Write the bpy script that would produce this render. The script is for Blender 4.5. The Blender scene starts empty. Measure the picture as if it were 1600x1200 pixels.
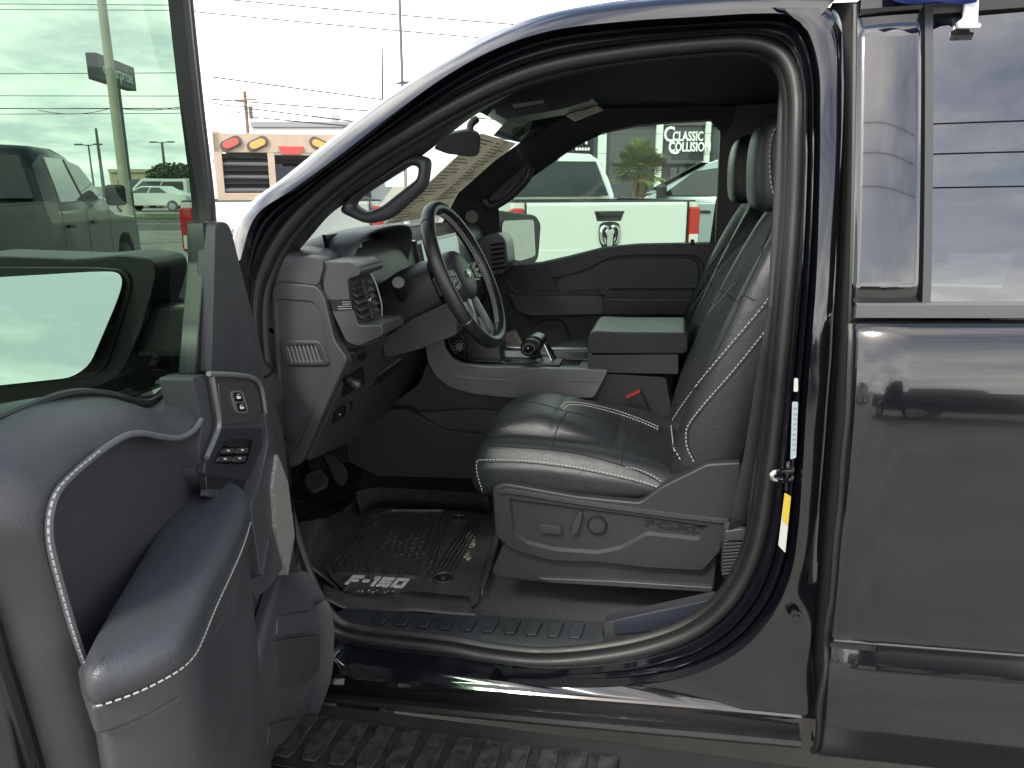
import bpy, bmesh, math, random
import numpy as np
from mathutils import Vector, Matrix, noise
random.seed(7)
R=math.radians
sc=bpy.context.scene
# ------------------------------------------------------------------ camera
FPX=1200.0; YAW=R(11.7); PIT=R(14.6)
CAM=np.array([0.0,-1.40,1.55])
cd=bpy.data.cameras.new('camera'); cam=bpy.data.objects.new('camera',cd); sc.collection.objects.link(cam)
cam.location=CAM; cam.rotation_euler=(R(90)-PIT,0,YAW)
cd.sensor_width=36; cd.lens=FPX/1600*36; cd.clip_start=.02; cd.clip_end=1000
sc.camera=cam
# ------------------------------------------------------------------ sky
SUN_EL=R(48); SUN_AZ=R(205)      # compass angle of the sun seen from above, clockwise from +Y
w=bpy.data.worlds.new('World'); sc.world=w; w.use_nodes=True
nt=w.node_tree; nt.nodes.clear()
def N(t,**k):
    n=nt.nodes.new(t)
    for a,b in k.items(): setattr(n,a,b)
    return n
out=N('ShaderNodeOutputWorld'); bg=N('ShaderNodeBackground'); bg.inputs['Strength'].default_value=.1
sky=N('ShaderNodeTexSky',sky_type='NISHITA',sun_disc=False,sun_elevation=SUN_EL,sun_rotation=SUN_AZ,air_density=1.0,dust_density=2.5,ozone_density=1.0)
tc=N('ShaderNodeTexCoord'); sep=N('ShaderNodeSeparateXYZ'); nt.links.new(tc.outputs['Generated'],sep.inputs[0])
zz=N('ShaderNodeMath',operation='ADD'); zz.inputs[1].default_value=.18; nt.links.new(sep.outputs['Z'],zz.inputs[0])
zm=N('ShaderNodeMath',operation='MAXIMUM'); zm.inputs[1].default_value=.06; nt.links.new(zz.outputs[0],zm.inputs[0])
dx=N('ShaderNodeMath',operation='DIVIDE'); dy=N('ShaderNodeMath',operation='DIVIDE')
for d_,s_ in ((dx,'X'),(dy,'Y')):
    nt.links.new(sep.outputs[s_],d_.inputs[0]); nt.links.new(zm.outputs[0],d_.inputs[1])
cmb=N('ShaderNodeCombineXYZ'); nt.links.new(dx.outputs[0],cmb.inputs[0]); nt.links.new(dy.outputs[0],cmb.inputs[1])
n1=N('ShaderNodeTexNoise'); n1.inputs['Scale'].default_value=1.1; n1.inputs['Detail'].default_value=9; n1.inputs['Roughness'].default_value=.6
nt.links.new(cmb.outputs[0],n1.inputs['Vector'])
r1=N('ShaderNodeValToRGB'); r1.color_ramp.elements[0].position=.45; r1.color_ramp.elements[0].color=(0,0,0,1); r1.color_ramp.elements[1].position=.64; r1.color_ramp.elements[1].color=(1,1,1,1)
nt.links.new(n1.outputs['Fac'],r1.inputs[0])
n2=N('ShaderNodeTexNoise'); n2.inputs['Scale'].default_value=1.5; n2.inputs['Detail'].default_value=7; n2.inputs['Roughness'].default_value=.6
of=N('ShaderNodeVectorMath',operation='ADD'); of.inputs[1].default_value=(7.3,2.1,4.4); nt.links.new(cmb.outputs[0],of.inputs[0]); nt.links.new(of.outputs[0],n2.inputs['Vector'])
r2=N('ShaderNodeValToRGB'); e=r2.color_ramp.elements; e[0].position=.40; e[0].color=(.60,.62,.65,1); e[1].position=.64; e[1].color=(1.12,1.08,1.0,1)
nt.links.new(n2.outputs['Fac'],r2.inputs[0])
cl=N('ShaderNodeMix',data_type='RGBA',blend_type='MULTIPLY'); cl.inputs['Factor'].default_value=1
CLOUD=12.5
nt.links.new(r2.outputs[0],cl.inputs[6]); cl.inputs[7].default_value=(CLOUD,CLOUD,CLOUD*1.0,1)
hz_=N('ShaderNodeMapRange'); hz_.inputs['From Min'].default_value=.24; hz_.inputs['From Max'].default_value=.6; hz_.inputs['To Min'].default_value=1.0; hz_.inputs['To Max'].default_value=0.0
nt.links.new(sep.outputs['Z'],hz_.inputs[0])
cov=N('ShaderNodeMath',operation='MAXIMUM'); nt.links.new(r1.outputs[0],cov.inputs[0]); nt.links.new(hz_.outputs[0],cov.inputs[1])
mx=N('ShaderNodeMix',data_type='RGBA'); nt.links.new(cov.outputs[0],mx.inputs['Factor']); nt.links.new(sky.outputs[0],mx.inputs[6]); nt.links.new(cl.outputs[2],mx.inputs[7])
nt.links.new(mx.outputs[2],bg.inputs['Color']); nt.links.new(bg.outputs[0],out.inputs['Surface'])
sl=bpy.data.lights.new('sun','SUN'); sl.energy=1.5; sl.angle=R(10); sl.color=(1,.95,.86)
so=bpy.data.objects.new('sun',sl); sc.collection.objects.link(so)
sd=Vector((math.sin(SUN_AZ)*math.cos(SUN_EL),math.cos(SUN_AZ)*math.cos(SUN_EL),math.sin(SUN_EL)))
so.rotation_euler=sd.to_track_quat('Z','Y').to_euler(); so.location=sd*60
vs=sc.view_settings; vs.view_transform='Standard'; vs.look='None'; vs.exposure=1.45; vs.gamma=1; vs.use_curve_mapping=False
sc.cycles.use_denoising=True; sc.cycles.max_bounces=10; sc.cycles.transparent_max_bounces=16; sc.cycles.glossy_bounces=5; sc.cycles.diffuse_bounces=4
sc.cycles.sample_clamp_indirect=8
# ------------------------------------------------------------------ projection helpers: a pixel of the view + a known plane of the truck -> a point
fwd=np.array([-math.sin(YAW)*math.cos(PIT),math.cos(YAW)*math.cos(PIT),-math.sin(PIT)])
rgt=np.array([math.cos(YAW),math.sin(YAW),0]); upv=np.cross(rgt,fwd)
def ray(px,py): return fwd+rgt*(px-800)/FPX-upv*(py-600)/FPX
def P(px,py,Y):
    r=ray(px,py); return Vector(CAM+r*((Y-CAM[1])/r[1]))
def PX(px,py,X):
    r=ray(px,py); return Vector(CAM+r*((X-CAM[0])/r[0]))
def PZ(px,py,Z):
    r=ray(px,py); return Vector(CAM+r*((Z-CAM[2])/r[2]))
def PN(px,py,o,n):
    r=ray(px,py); k=(np.array(o)-CAM)@np.array(n)/(r@np.array(n)); return Vector(CAM+r*k)
def PD(px,py,d):
    return Vector(CAM+ray(px,py)*d)
def itp(x,xs,ys): return float(np.interp(x,xs,ys))
def V(*a): return Vector(a)
# ------------------------------------------------------------------ mesh helpers
COL=sc.collection
def crom(pts,n,closed=False):
    """Catmull-Rom through pts, resampled to n points evenly by length"""
    p=np.array([list(q) for q in pts],float); m=len(p)
    if closed: ext=np.vstack([p[-1],p,p[0],p[1]]); segs=m
    else: ext=np.vstack([2*p[0]-p[1],p,2*p[-1]-p[-2]]); segs=m-1
    o=[]
    for i in range(segs):
        a,b,c,d=ext[i:i+4]
        for t in np.linspace(0,1,16,endpoint=False):
            o.append(.5*((2*b)+(-a+c)*t+(2*a-5*b+4*c-d)*t*t+(-a+3*b-3*c+d)*t**3))
    o.append(p[0] if closed else p[-1]); o=np.array(o)
    L=np.concatenate([[0],np.cumsum(np.linalg.norm(np.diff(o,axis=0),axis=1))])
    s=np.linspace(0,L[-1],n+1)[:-1] if closed else np.linspace(0,L[-1],n)
    return [Vector([np.interp(x,L,o[:,k]) for k in range(o.shape[1])]) if o.shape[1]==3 else tuple(np.interp(x,L,o[:,k]) for k in range(o.shape[1])) for x in s]
def mk(name,vs,fs,mat,par=None,smooth=True,sharp=38,bev=0,seg=2,sub=0,solid=0,kind=None,off=-1):
    me=bpy.data.meshes.new(name); me.from_pydata([tuple(v) for v in vs],[],fs); me.validate()
    bm=bmesh.new(); bm.from_mesh(me); bmesh.ops.recalc_face_normals(bm,faces=bm.faces); bm.to_mesh(me); bm.free()
    return fin(name,me,mat,par,smooth,sharp,bev,seg,sub,solid,kind,off)
def fin(name,me,mat,par,smooth=True,sharp=38,bev=0,seg=2,sub=0,solid=0,kind=None,off=-1):
    if mat: me.materials.append(mat)
    if smooth:
        me.shade_smooth()
        if not bev and not sub: me.set_sharp_from_angle(angle=R(sharp))
    o=bpy.data.objects.new(name,me); COL.objects.link(o)
    if par is not None: setpar(o,par)
    if solid:
        m=o.modifiers.new('s','SOLIDIFY'); m.thickness=solid; m.offset=off
    if sub:
        m=o.modifiers.new('u','SUBSURF'); m.levels=sub; m.render_levels=sub
    if bev:
        m=o.modifiers.new('b','BEVEL'); m.width=bev; m.segments=seg; m.limit_method='ANGLE'; m.angle_limit=R(32); m.harden_normals=True; m.use_clamp_overlap=True
    if kind: o['kind']=kind
    return o
LOCAL={}
def setpar(o,par):
    o.parent=par
    if par.type=='EMPTY' and par.name in LOCAL: return
    o.matrix_parent_inverse=par_world(par).inverted()
def par_world(p):
    return Matrix.Translation(p.location) if p.type=='EMPTY' else Matrix.Identity(4)
def thing(name,label,cat,loc=(0,0,0),group=None,rz=0,local=False):
    o=bpy.data.objects.new(name,None); COL.objects.link(o); o.location=loc; o.rotation_euler=(0,0,rz); o.empty_display_size=.2
    o['label']=label; o['category']=cat
    if group: o['group']=group
    if local: LOCAL[o.name]=1
    return o
def tag(o,label,cat,group=None):
    o['label']=label; o['category']=cat
    if group: o['group']=group
    return o
def loft(name,rows,mat,par=None,cu=False,cap=False,**k):
    n=len(rows[0]); vs=[v for r in rows for v in r]; fs=[]
    for i in range(len(rows)-1):
        for j in range(n if cu else n-1):
            a=i*n+j; b=i*n+(j+1)%n; fs.append((a,b,b+n,a+n))
    if cap: fs.append(tuple(range(n))[::-1]); fs.append(tuple(range((len(rows)-1)*n,len(rows)*n)))
    return mk(name,vs,fs,mat,par,**k)
def prism(name,outl,vec,mat,par=None,bev=.004,**k):
    vec=Vector(vec); a=[Vector(p) for p in outl]; n=len(a)
    vs=a+[p+vec for p in a]
    fs=[tuple(range(n))[::-1],tuple(range(n,2*n))]+[(i,(i+1)%n,(i+1)%n+n,i+n) for i in range(n)]
    return mk(name,vs,fs,mat,par,bev=bev,**k)
def box(name,c,d,mat,par=None,bev=.004,rot=None,**k):
    x,y,z=[q/2 for q in d]; M=rot.to_matrix() if rot else Matrix.Identity(3)
    vs=[Vector(c)+M@Vector((a*x,b*y,e*z)) for a in(-1,1) for b in(-1,1) for e in(-1,1)]
    return mk(name,vs,[(0,1,3,2),(4,6,7,5),(0,4,5,1),(2,3,7,6),(0,2,6,4),(1,5,7,3)],mat,par,bev=bev,**k)
def sweep(name,path,prof,mat,par=None,ref=None,closed=False,cap=True,scale=None,**k):
    p=[Vector(q) for q in path]; n=len(p); rows=[]; nrm=None
    for i in range(n):
        t=(p[(i+1)%n]-p[i-1]) if closed else (p[min(i+1,n-1)]-p[max(i-1,0)])
        t.normalize()
        if ref is not None:
            b=Vector(ref); b=(b-t*b.dot(t)).normalized(); a=b.cross(t)
        else:
            if nrm is None: nrm=t.orthogonal().normalized()
            nrm=(nrm-t*nrm.dot(t)).normalized(); a=nrm; b=t.cross(a)
        s=scale[i] if scale is not None else 1
        rows.append([p[i]+(a*u+b*v)*s for u,v in prof])
    if closed: rows.append(rows[0]); 
    if closed:
        m=len(prof); vs=[v for r in rows[:-1] for v in r]; fs=[]
        for i in range(n):
            for j in range(m):
                a_=i*m+j; b_=i*m+(j+1)%m; c_=((i+1)%n)*m+(j+1)%m; d_=((i+1)%n)*m+j; fs.append((a_,b_,c_,d_))
        return mk(name,vs,fs,mat,par,**k)
    return loft(name,rows,mat,par,cu=True,cap=cap,**k)
def circ(r,n=10,ry=None): return [(r*math.cos(2*math.pi*i/n),(ry or r)*math.sin(2*math.pi*i/n)) for i in range(n)]
def tube(name,path,r,mat,par=None,n=8,**k): return sweep(name,path,circ(r,n),mat,par,**k)
def cyl(name,a,b,r,mat,par=None,n=24,r2=None,bev=.002,**k):
    a=Vector(a); b=Vector(b); t=(b-a).normalized(); u=t.orthogonal().normalized(); v=t.cross(u); r2=r if r2 is None else r2
    A=[a+(u*x+v*y)*r for x,y in circ(1,n)]; B=[b+(u*x+v*y)*r2 for x,y in circ(1,n)]
    return loft(name,[A,B],mat,par,cu=True,cap=True,bev=bev,**k)
def lathe(name,c,ax,prof,mat,par=None,n=28,**k):
    """prof: (radius, height along ax)"""
    t=Vector(ax).normalized(); u=t.orthogonal().normalized(); v=t.cross(u); c=Vector(c)
    return loft(name,[[c+t*h+(u*x+v*y)*r for x,y in circ(1,n)] for r,h in prof],mat,par,cu=True,cap=True,**k)
def join_boxes(name,items,mat,par=None,bev=0,**k):
    """items: list of 8-corner lists"""
    vs=[];fs=[]
    for c in items:
        b=len(vs); vs+=c; fs+=[tuple(b+i for i in f) for f in ((0,1,3,2),(4,6,7,5),(0,4,5,1),(2,3,7,6),(0,2,6,4),(1,5,7,3))]
    return mk(name,vs,fs,mat,par,bev=bev,**k)
def stitch(name,pts,mat,par=None,L=.0055,gap=.0035,r=.0011,lift=None,w=1.0):
    tot=sum((Vector(pts[i+1])-Vector(pts[i])).length for i in range(len(pts)-1)); n=max(2,int(tot/(L+gap)))
    q=crom(pts,2*n+1); it=[]; lf=Vector(lift) if lift is not None else Vector((0,0,0))
    for i in range(n):
        a=q[2*i]+lf; b=a+(q[2*i+1]-q[2*i])*1.25; t=(b-a).normalized(); u=t.orthogonal().normalized(); v=t.cross(u)
        it.append([p+u*x*r*w+v*y*r for p in (a,b) for x in(-1,1) for y in(-1,1)])
    return join_boxes(name,it,mat,par,kind='stuff',smooth=False)
from mathutils.bvhtree import BVHTree
BV={}
def onmesh(o,pp,lift=.0006,n=0):
    """points where the given view pixels meet an object's finished surface"""
    if o.name not in BV:
        dg=bpy.context.evaluated_depsgraph_get(); e=o.evaluated_get(dg); me=e.to_mesh(); BV[o.name]=BVHTree.FromPolygons([v.co.copy() for v in me.vertices],[tuple(p.vertices) for p in me.polygons]); e.to_mesh_clear()
    if n: pp=crom([(x,y,0) for x,y in pp],n)
    r=[]
    for q in pp:
        d=Vector(ray(q[0],q[1])).normalized(); h=BV[o.name].ray_cast(Vector(CAM),d)
        if h[0] is not None: r.append(h[0]+(h[1] if h[1].dot(d)<0 else -h[1])*lift)
    return r
def seamline(name,o,pp,m,par,r=.0012,n=40,lift=0.0):
    q=onmesh(o,pp,lift,n)
    if len(q)>3: return tube(name,q,r,m,par,n=5)
def stitchon(name,o,pp,m,par,n=50,lift=.0008,**k):
    q=onmesh(o,pp,lift,n)
    if len(q)>3: return stitch(name,q,m,par,**k)
def pad(name,outl,rows_,m,par,n=90,**k):
    """soft pad: smooth closed outline, rows of (dz, inset)"""
    p=crom(outl,n,True); nr=[]
    for i in range(n):
        t=p[(i+1)%n]-p[i-1]; nr.append(Vector((-t.y,t.x,0)).normalized())
    c=sum(p,Vector())/n
    if sum((c-p[i]).dot(nr[i]) for i in range(n))<0: nr=[-q for q in nr]
    rows=[[p[i]+nr[i]*d+V(0,0,z) for i in range(n)] for z,d in rows_]; zt=rows_[-1][0]
    for f in (.25,.5,.75,.97): rows.append([q.lerp(c+V(0,0,zt),f)+V(0,0,.003*f) for q in rows[len(rows_)-1]])
    return loft(name,rows,m,par,cu=True,cap=True,sharp=80,**k)
def text(name,s,h,o,xd,yd,mat,par=None,ext=.001,stretch=1.0,align='CENTER',font_off=0.0,bold=0.0):
    cu=bpy.data.curves.new(name,'FONT'); cu.body=s; cu.size=1; cu.align_x=align; cu.align_y='CENTER'; cu.extrude=.5; cu.offset=bold; cu.resolution_u=3
    ob=bpy.data.objects.new(name,cu); COL.objects.link(ob)
    dg=bpy.context.evaluated_depsgraph_get(); me=bpy.data.meshes.new_from_object(ob.evaluated_get(dg)); bpy.data.objects.remove(ob)
    xd=Vector(xd).normalized(); yd=Vector(yd).normalized(); zd=xd.cross(yd); k=h/.7
    M=Matrix((( *(xd*k*stretch),),( *(yd*k),),( *(zd*ext),))).transposed().to_4x4(); M.translation=Vector(o)
    me.transform(M); me.materials.clear()
    return fin(name,me,mat,par,smooth=False)
# ------------------------------------------------------------------ materials
MAT={}
def mat(name,col,rough=.5,metal=0,bump=0,bscale=300,var=0,vscale=8,coat=0,spec=.5,rvar=0,emis=None,voro=False,sheen=0,streak=None,wr=0,wscale=22):
    if name in MAT: return MAT[name]
    m=bpy.data.materials.new(name); m.use_nodes=True; t=m.node_tree; b=t.nodes['Principled BSDF']
    b.inputs['Base Color'].default_value=(*col,1); b.inputs['Roughness'].default_value=rough; b.inputs['Metallic'].default_value=metal
    b.inputs['Coat Weight'].default_value=coat; b.inputs['Coat Roughness'].default_value=.015; b.inputs['Specular IOR Level'].default_value=spec
    if sheen: b.inputs['Sheen Weight'].default_value=sheen
    tc=t.nodes.new('ShaderNodeTexCoord')
    mp=t.nodes.new('ShaderNodeMapping'); t.links.new(tc.outputs['Object'],mp.inputs[0])
    if streak: mp.inputs['Scale'].default_value=streak
    if var or rvar:
        n=t.nodes.new('ShaderNodeTexNoise'); n.inputs['Scale'].default_value=vscale; n.inputs['Detail'].default_value=6; n.inputs['Roughness'].default_value=.65
        t.links.new(mp.outputs[0],n.inputs['Vector'])
        if var:
            mr=t.nodes.new('ShaderNodeMapRange'); mr.inputs['From Min'].default_value=.3; mr.inputs['From Max'].default_value=.7; mr.inputs['To Min'].default_value=1-var; mr.inputs['To Max'].default_value=1+var
            t.links.new(n.outputs['Fac'],mr.inputs[0])
            mm=t.nodes.new('ShaderNodeMix'); mm.data_type='RGBA'; mm.blend_type='MULTIPLY'; mm.inputs['Factor'].default_value=1; mm.inputs[6].default_value=(*col,1)
            t.links.new(mr.outputs[0],mm.inputs[7]); t.links.new(mm.outputs[2],b.inputs['Base Color'])
        if rvar:
            mr=t.nodes.new('ShaderNodeMapRange'); mr.inputs['From Min'].default_value=.3; mr.inputs['From Max'].default_value=.7; mr.inputs['To Min'].default_value=max(0,rough-rvar); mr.inputs['To Max'].default_value=min(1,rough+rvar)
            t.links.new(n.outputs['Fac'],mr.inputs[0]); t.links.new(mr.outputs[0],b.inputs['Roughness'])
    if bump:
        if voro: n=t.nodes.new('ShaderNodeTexVoronoi'); o_='Distance'
        else:
            n=t.nodes.new('ShaderNodeTexNoise'); n.inputs['Detail'].default_value=3; o_='Fac'
        n.inputs['Scale'].default_value=bscale; t.links.new(tc.outputs['Object'],n.inputs['Vector'])
        bp=t.nodes.new('ShaderNodeBump'); bp.inputs['Strength'].default_value=bump; bp.inputs['Distance'].default_value=.002
        t.links.new(n.outputs[o_],bp.inputs['Height']); t.links.new(bp.outputs[0],b.inputs['Normal'])
        if wr:
            n3=t.nodes.new('ShaderNodeTexNoise'); n3.inputs['Scale'].default_value=wscale; n3.inputs['Detail'].default_value=4; n3.inputs['Distortion'].default_value=1.2; t.links.new(tc.outputs['Object'],n3.inputs['Vector'])
            b3=t.nodes.new('ShaderNodeBump'); b3.inputs['Strength'].default_value=wr; b3.inputs['Distance'].default_value=.006
            t.links.new(n3.outputs['Fac'],b3.inputs['Height']); t.links.new(b3.outputs[0],bp.inputs['Normal'])
    if emis: b.inputs['Emission Color'].default_value=(*emis[0],1); b.inputs['Emission Strength'].default_value=emis[1]
    MAT[name]=m; return m
def glass(name,tint,refl=1.0,rough=0.0,dust=0):
    m=bpy.data.materials.new(name); m.use_nodes=True; t=m.node_tree; t.nodes.clear()
    o=t.nodes.new('ShaderNodeOutputMaterial'); tr=t.nodes.new('ShaderNodeBsdfTransparent'); tr.inputs[0].default_value=(*tint,1)
    g=t.nodes.new('ShaderNodeBsdfGlossy'); g.inputs['Roughness'].default_value=rough
    ge=t.nodes.new('ShaderNodeNewGeometry'); dt=t.nodes.new('ShaderNodeVectorMath'); dt.operation='DOT_PRODUCT'; t.links.new(ge.outputs['Incoming'],dt.inputs[0]); t.links.new(ge.outputs['Normal'],dt.inputs[1])
    def mth(op,a,b=None):
        n=t.nodes.new('ShaderNodeMath'); n.operation=op
        for i,q in enumerate((a,b)):
            if q is None: continue
            if isinstance(q,(int,float)): n.inputs[i].default_value=q
            else: t.links.new(q,n.inputs[i])
        return n.outputs[0]
    fr=mth('ADD',mth('MULTIPLY',mth('POWER',mth('SUBTRACT',1.0,mth('ABSOLUTE',dt.outputs['Value'])),5.0),.96),.04)
    ml=t.nodes.new('ShaderNodeMath'); ml.operation='MULTIPLY'; ml.inputs[1].default_value=refl; ml.use_clamp=True; t.links.new(fr,ml.inputs[0])
    mx=t.nodes.new('ShaderNodeMixShader'); t.links.new(ml.outputs[0],mx.inputs[0]); t.links.new(tr.outputs[0],mx.inputs[1]); t.links.new(g.outputs[0],mx.inputs[2])
    t.links.new(mx.outputs[0],o.inputs[0]); MAT[name]=m; return m
paint=mat('black_paint',(.004,.0042,.006),.12,coat=1,spec=.5,bump=.022,bscale=7)
for n_ in [q for q in paint.node_tree.nodes if q.type=='BUMP']: paint.node_tree.links.new(n_.outputs[0],paint.node_tree.nodes['Principled BSDF'].inputs['Coat Normal'])
jambp=mat('black_jamb_paint',(.004,.0045,.007),.1,coat=.8)
bandp=mat('roof_rail_paint',(.004,.0045,.007),.1,coat=1)
plas=mat('dark_plastic',(.038,.040,.044),.42,bump=.2,bscale=520,var=.1,vscale=5,rvar=.05)
plas2=mat('dark_plastic_low',(.026,.027,.030),.5,bump=.28,bscale=460,var=.12,vscale=6,rvar=.06)
softp=mat('soft_dash_skin',(.045,.048,.053),.45,bump=.25,bscale=480,var=.08,vscale=4,rvar=.05)
pdark=mat('black_plastic',(.010,.011,.012),.4,bump=.08,bscale=800)
pblk=mat('gloss_black_plastic',(.006,.006,.007),.12)
leath=mat('black_leather',(.016,.018,.021),.34,wr=.22,bump=.22,bscale=620,voro=True,var=.1,vscale=5,rvar=.06)
leath2=mat('perforated_leather',(.018,.020,.024),.46,bump=.5,bscale=330,voro=True,var=.1,vscale=5)
rubber=mat('seal_rubber',(.010,.010,.010),.42,rvar=.07,vscale=20,var=.12)
carpet=mat('carpet',(.020,.020,.021),.95,bump=1,bscale=240,var=.95,vscale=170,sheen=.2)
matr=mat('mat_rubber',(.050,.050,.049),.36,var=.18,vscale=14,rvar=.14,bump=.1,bscale=500)
silv=mat('satin_silver',(.19,.195,.195),.34,metal=.4,var=.06,rvar=.05,bump=.03,bscale=900)
silvd=mat('satin_graphite',(.075,.078,.082),.4,metal=.5,rvar=.05,var=.06)
chrome=mat('bright_chrome',(.75,.76,.76),.15,metal=1)
thread=mat('pale_thread',(.32,.32,.30),.8)
hdl=mat('headliner_cloth',(.022,.024,.030),.95,bump=.3,bscale=800)
white=mat('white_print',(.75,.75,.74),.5)
belt=mat('belt_webbing',(.010,.010,.010),.7,bump=.5,bscale=500)
red=mat('red_plastic',(.26,.02,.015),.4)
gdoor=glass('green_tinted_glass',(.55,.74,.60),1.6)
gdrv=glass('green_door_glass',(.235,.345,.265),.45)
gwind=glass('windshield_glass',(.80,.90,.84),1.5)
gdark=glass('privacy_glass',(.05,.065,.058),5.0)
# ================================================================== THE TRUCK (open-door pickup)
T=thing('pickup_truck','black crew cab pickup with its driver door open onto a black leather interior','pickup truck',(-.3,1.0,0))
Wp=[(700,1012),(620,1003),(560,995),(520,980),(485,930),(455,850),(432,760),(415,670),(406,590),(400,520),(401,465),(412,425),(440,372),(490,315),(560,258),(640,207),(720,161),(800,124),(880,100),(980,83),(1080,72),(1160,68),(1205,78),(1232,105),(1243,150),(1243,220),(1240,320),(1232,430),(1222,540),(1212,640),(1200,740),(1188,820),(1168,885),(1135,940),(1085,982),(1020,1008),(940,1024),(850,1031),(770,1024)]
Op=[(700,1055),(620,1045),(560,1037),(515,1022),(470,960),(435,870),(412,780),(392,690),(380,600),(372,530),(370,460),(376,405),(400,337),(460,294),(530,243),(605,185),(690,123),(775,76),(865,47),(980,33),(1090,26),(1180,21),(1235,24),(1262,48),(1280,110),(1282,200),(1280,320),(1276,430),(1268,540),(1260,640),(1254,740),(1247,830),(1235,900),(1205,965),(1150,1022),(1070,1058),(980,1072),(870,1074),(780,1064)]
Yw=lambda y:itp(y,[60,200,480,1000],[.29,.235,.165,.14])
Yo=lambda y:itp(y,[20,200,480,1000],[.21,.14,.06,.035])
NR=180
def ring(pp,yf,d=0): return crom([P(x,y,yf(y)+d) for x,y in pp],NR,True)
W3=[P(x,y,Yw(y)) for x,y in Wp]; O3=[P(x,y,Yo(y)) for x,y in Op]
def dense(pts,k=6):   # keep index correspondence: k samples per control segment
    p=np.array([list(q) for q in pts]); m=len(p); o=[]
    for i in range(m):
        a,b,c,d=p[i-1],p[i],p[(i+1)%m],p[(i+2)%m]
        for t in np.linspace(0,1,k,endpoint=False):
            o.append(Vector(.5*((2*b)+(-a+c)*t+(2*a-5*b+4*c-d)*t*t+(-a+3*b-3*c+d)*t**3)))
    return o
WD=dense(W3); OD=dense(O3); ND=len(WD); K=6
# jamb: stepped gloss channel between the outer skin and the seal
jp=[(0,0),(.03,.10),(.07,.42),(.16,.50),(.22,.30),(.28,.34),(.33,.62),(.45,.66),(.52,.46),(.60,.50),(.66,.84),(.8,.9),(1.0,1.06)]
rows=[]
for f,g in jp:
    rows.append([ (lambda o,wv: Vector((o.x+(wv.x-o.x)*f, o.y+(wv.y-o.y)*g, o.z+(wv.z-o.z)*f)))(OD[i],WD[i]) for i in range(ND)])
jamb=loft('door_jamb',rows,jambp,T,cu=True,sharp=70)
# rubber seal bulb with a lip
prof=[(-.019,.010),(-.017,-.010),(-.009,-.024),(.003,-.027),(.013,-.020),(.017,-.006),(.015,.004),(.021,.008),(.024,.016),(.016,.024),(-.004,.026),(-.016,.02)]
seal=sweep('door_seal',WD,prof,rubber,T,ref=(0,1,0),closed=True,sharp=50)
# outer skin around the jamb
Sp={11:(352,440),12:(358,372),13:(385,322),14:(440,280),15:(512,222),16:(585,165),17:(670,109),18:(755,59),19:(845,24),20:(960,2),21:(1080,-10),22:(1190,-16),23:(1330,-24)}
ii=sorted(Sp); 
def segd(pts,k=K):
    p=[list(q) for q in pts]; return crom(p,(len(p)-1)*k+1)
oS=[O3[i] for i in ii]; s1=[P(*Sp[i],Yo(Op[i][1])+.05) for i in ii]
s0=[a.lerp(b,.45)+Vector((0,-.012,.004)) for a,b in zip(oS,s1)]
s2=[p+Vector((-.02,.10,.012)) for p in s1]; s3=[p+Vector((-.03,.2,-.02)) for p in s1]
def idx(pts): # corresponding resample
    p=np.array([list(q) for q in pts]); x=np.arange(len(p)); xx=np.linspace(0,len(p)-1,(len(p)-1)*8+1)
    return [Vector([np.interp(t,x,p[:,k]) for k in range(3)]) for t in xx]
def smoothidx(pts):
    p=[Vector(q) for q in pts]; p=[2*p[0]-p[1]]+p+[2*p[-1]-p[-2]]; o=[]
    for i in range(len(p)-3):
        a,b,c,d=p[i:i+4]
        for t in [j/8 for j in range(8)]: o.append(.5*((2*b)+(-a+c)*t+(2*a-5*b+4*c-d)*t*t+(-a+3*b-3*c+d)*t**3))
    o.append(p[-2]); return o
loft('roof_rail',[smoothidx(q) for q in (oS,s0,s1,s2,s3)],bandp,T,sharp=60)
# B pillar face, rocker, lower pillar: from the jamb edge out to the door gap / rocker ledge
Bp={22:(1195,8),23:(1290,10),24:(1316,40),25:(1321,110),26:(1320,200),27:(1316,320),28:(1311,430),29:(1305,540),30:(1298,640),31:(1290,740),32:(1282,830),33:(1274,930),34:(1266,1020),35:(1258,1118),36:(1110,1104),37:(985,1094),38:(870,1085),39:(780,1077),40:(700,1070),41:(620,1063),42:(560,1058),43:(505,1052),44:(450,1020)}
ib=sorted(Bp); oB=[O3[i%39] for i in ib]
b1=[P(*Bp[i],Yo(Bp[i][1])+({34:.004,35:-.006}.get(i,.012 if i<34 else -.012))) for i in ib]
mid=[a.lerp(b,.5)+Vector((0,-.008 if i<33 else -.001,0)) for a,b,i in zip(oB,b1,ib)]
b2=[p+(Vector((.012,.05,0)) if i<35 else Vector((0,.0,-.0))) for p,i in zip(b1,ib)]
loft('body_side',[smoothidx(q) for q in (oB,mid,b1,b2)],paint,T,sharp=60)
loft('pillar_filler',[[V(.27,itp(z,[.5,1.3,1.85],[.10,.12,.27]),z),V(.46,itp(z,[.5,1.3,1.85],[.10,.12,.27]),z)] for z in np.linspace(.45,1.88,12)],mat('filler_black',(.004,.004,.004),.7),T,solid=.02)
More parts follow.
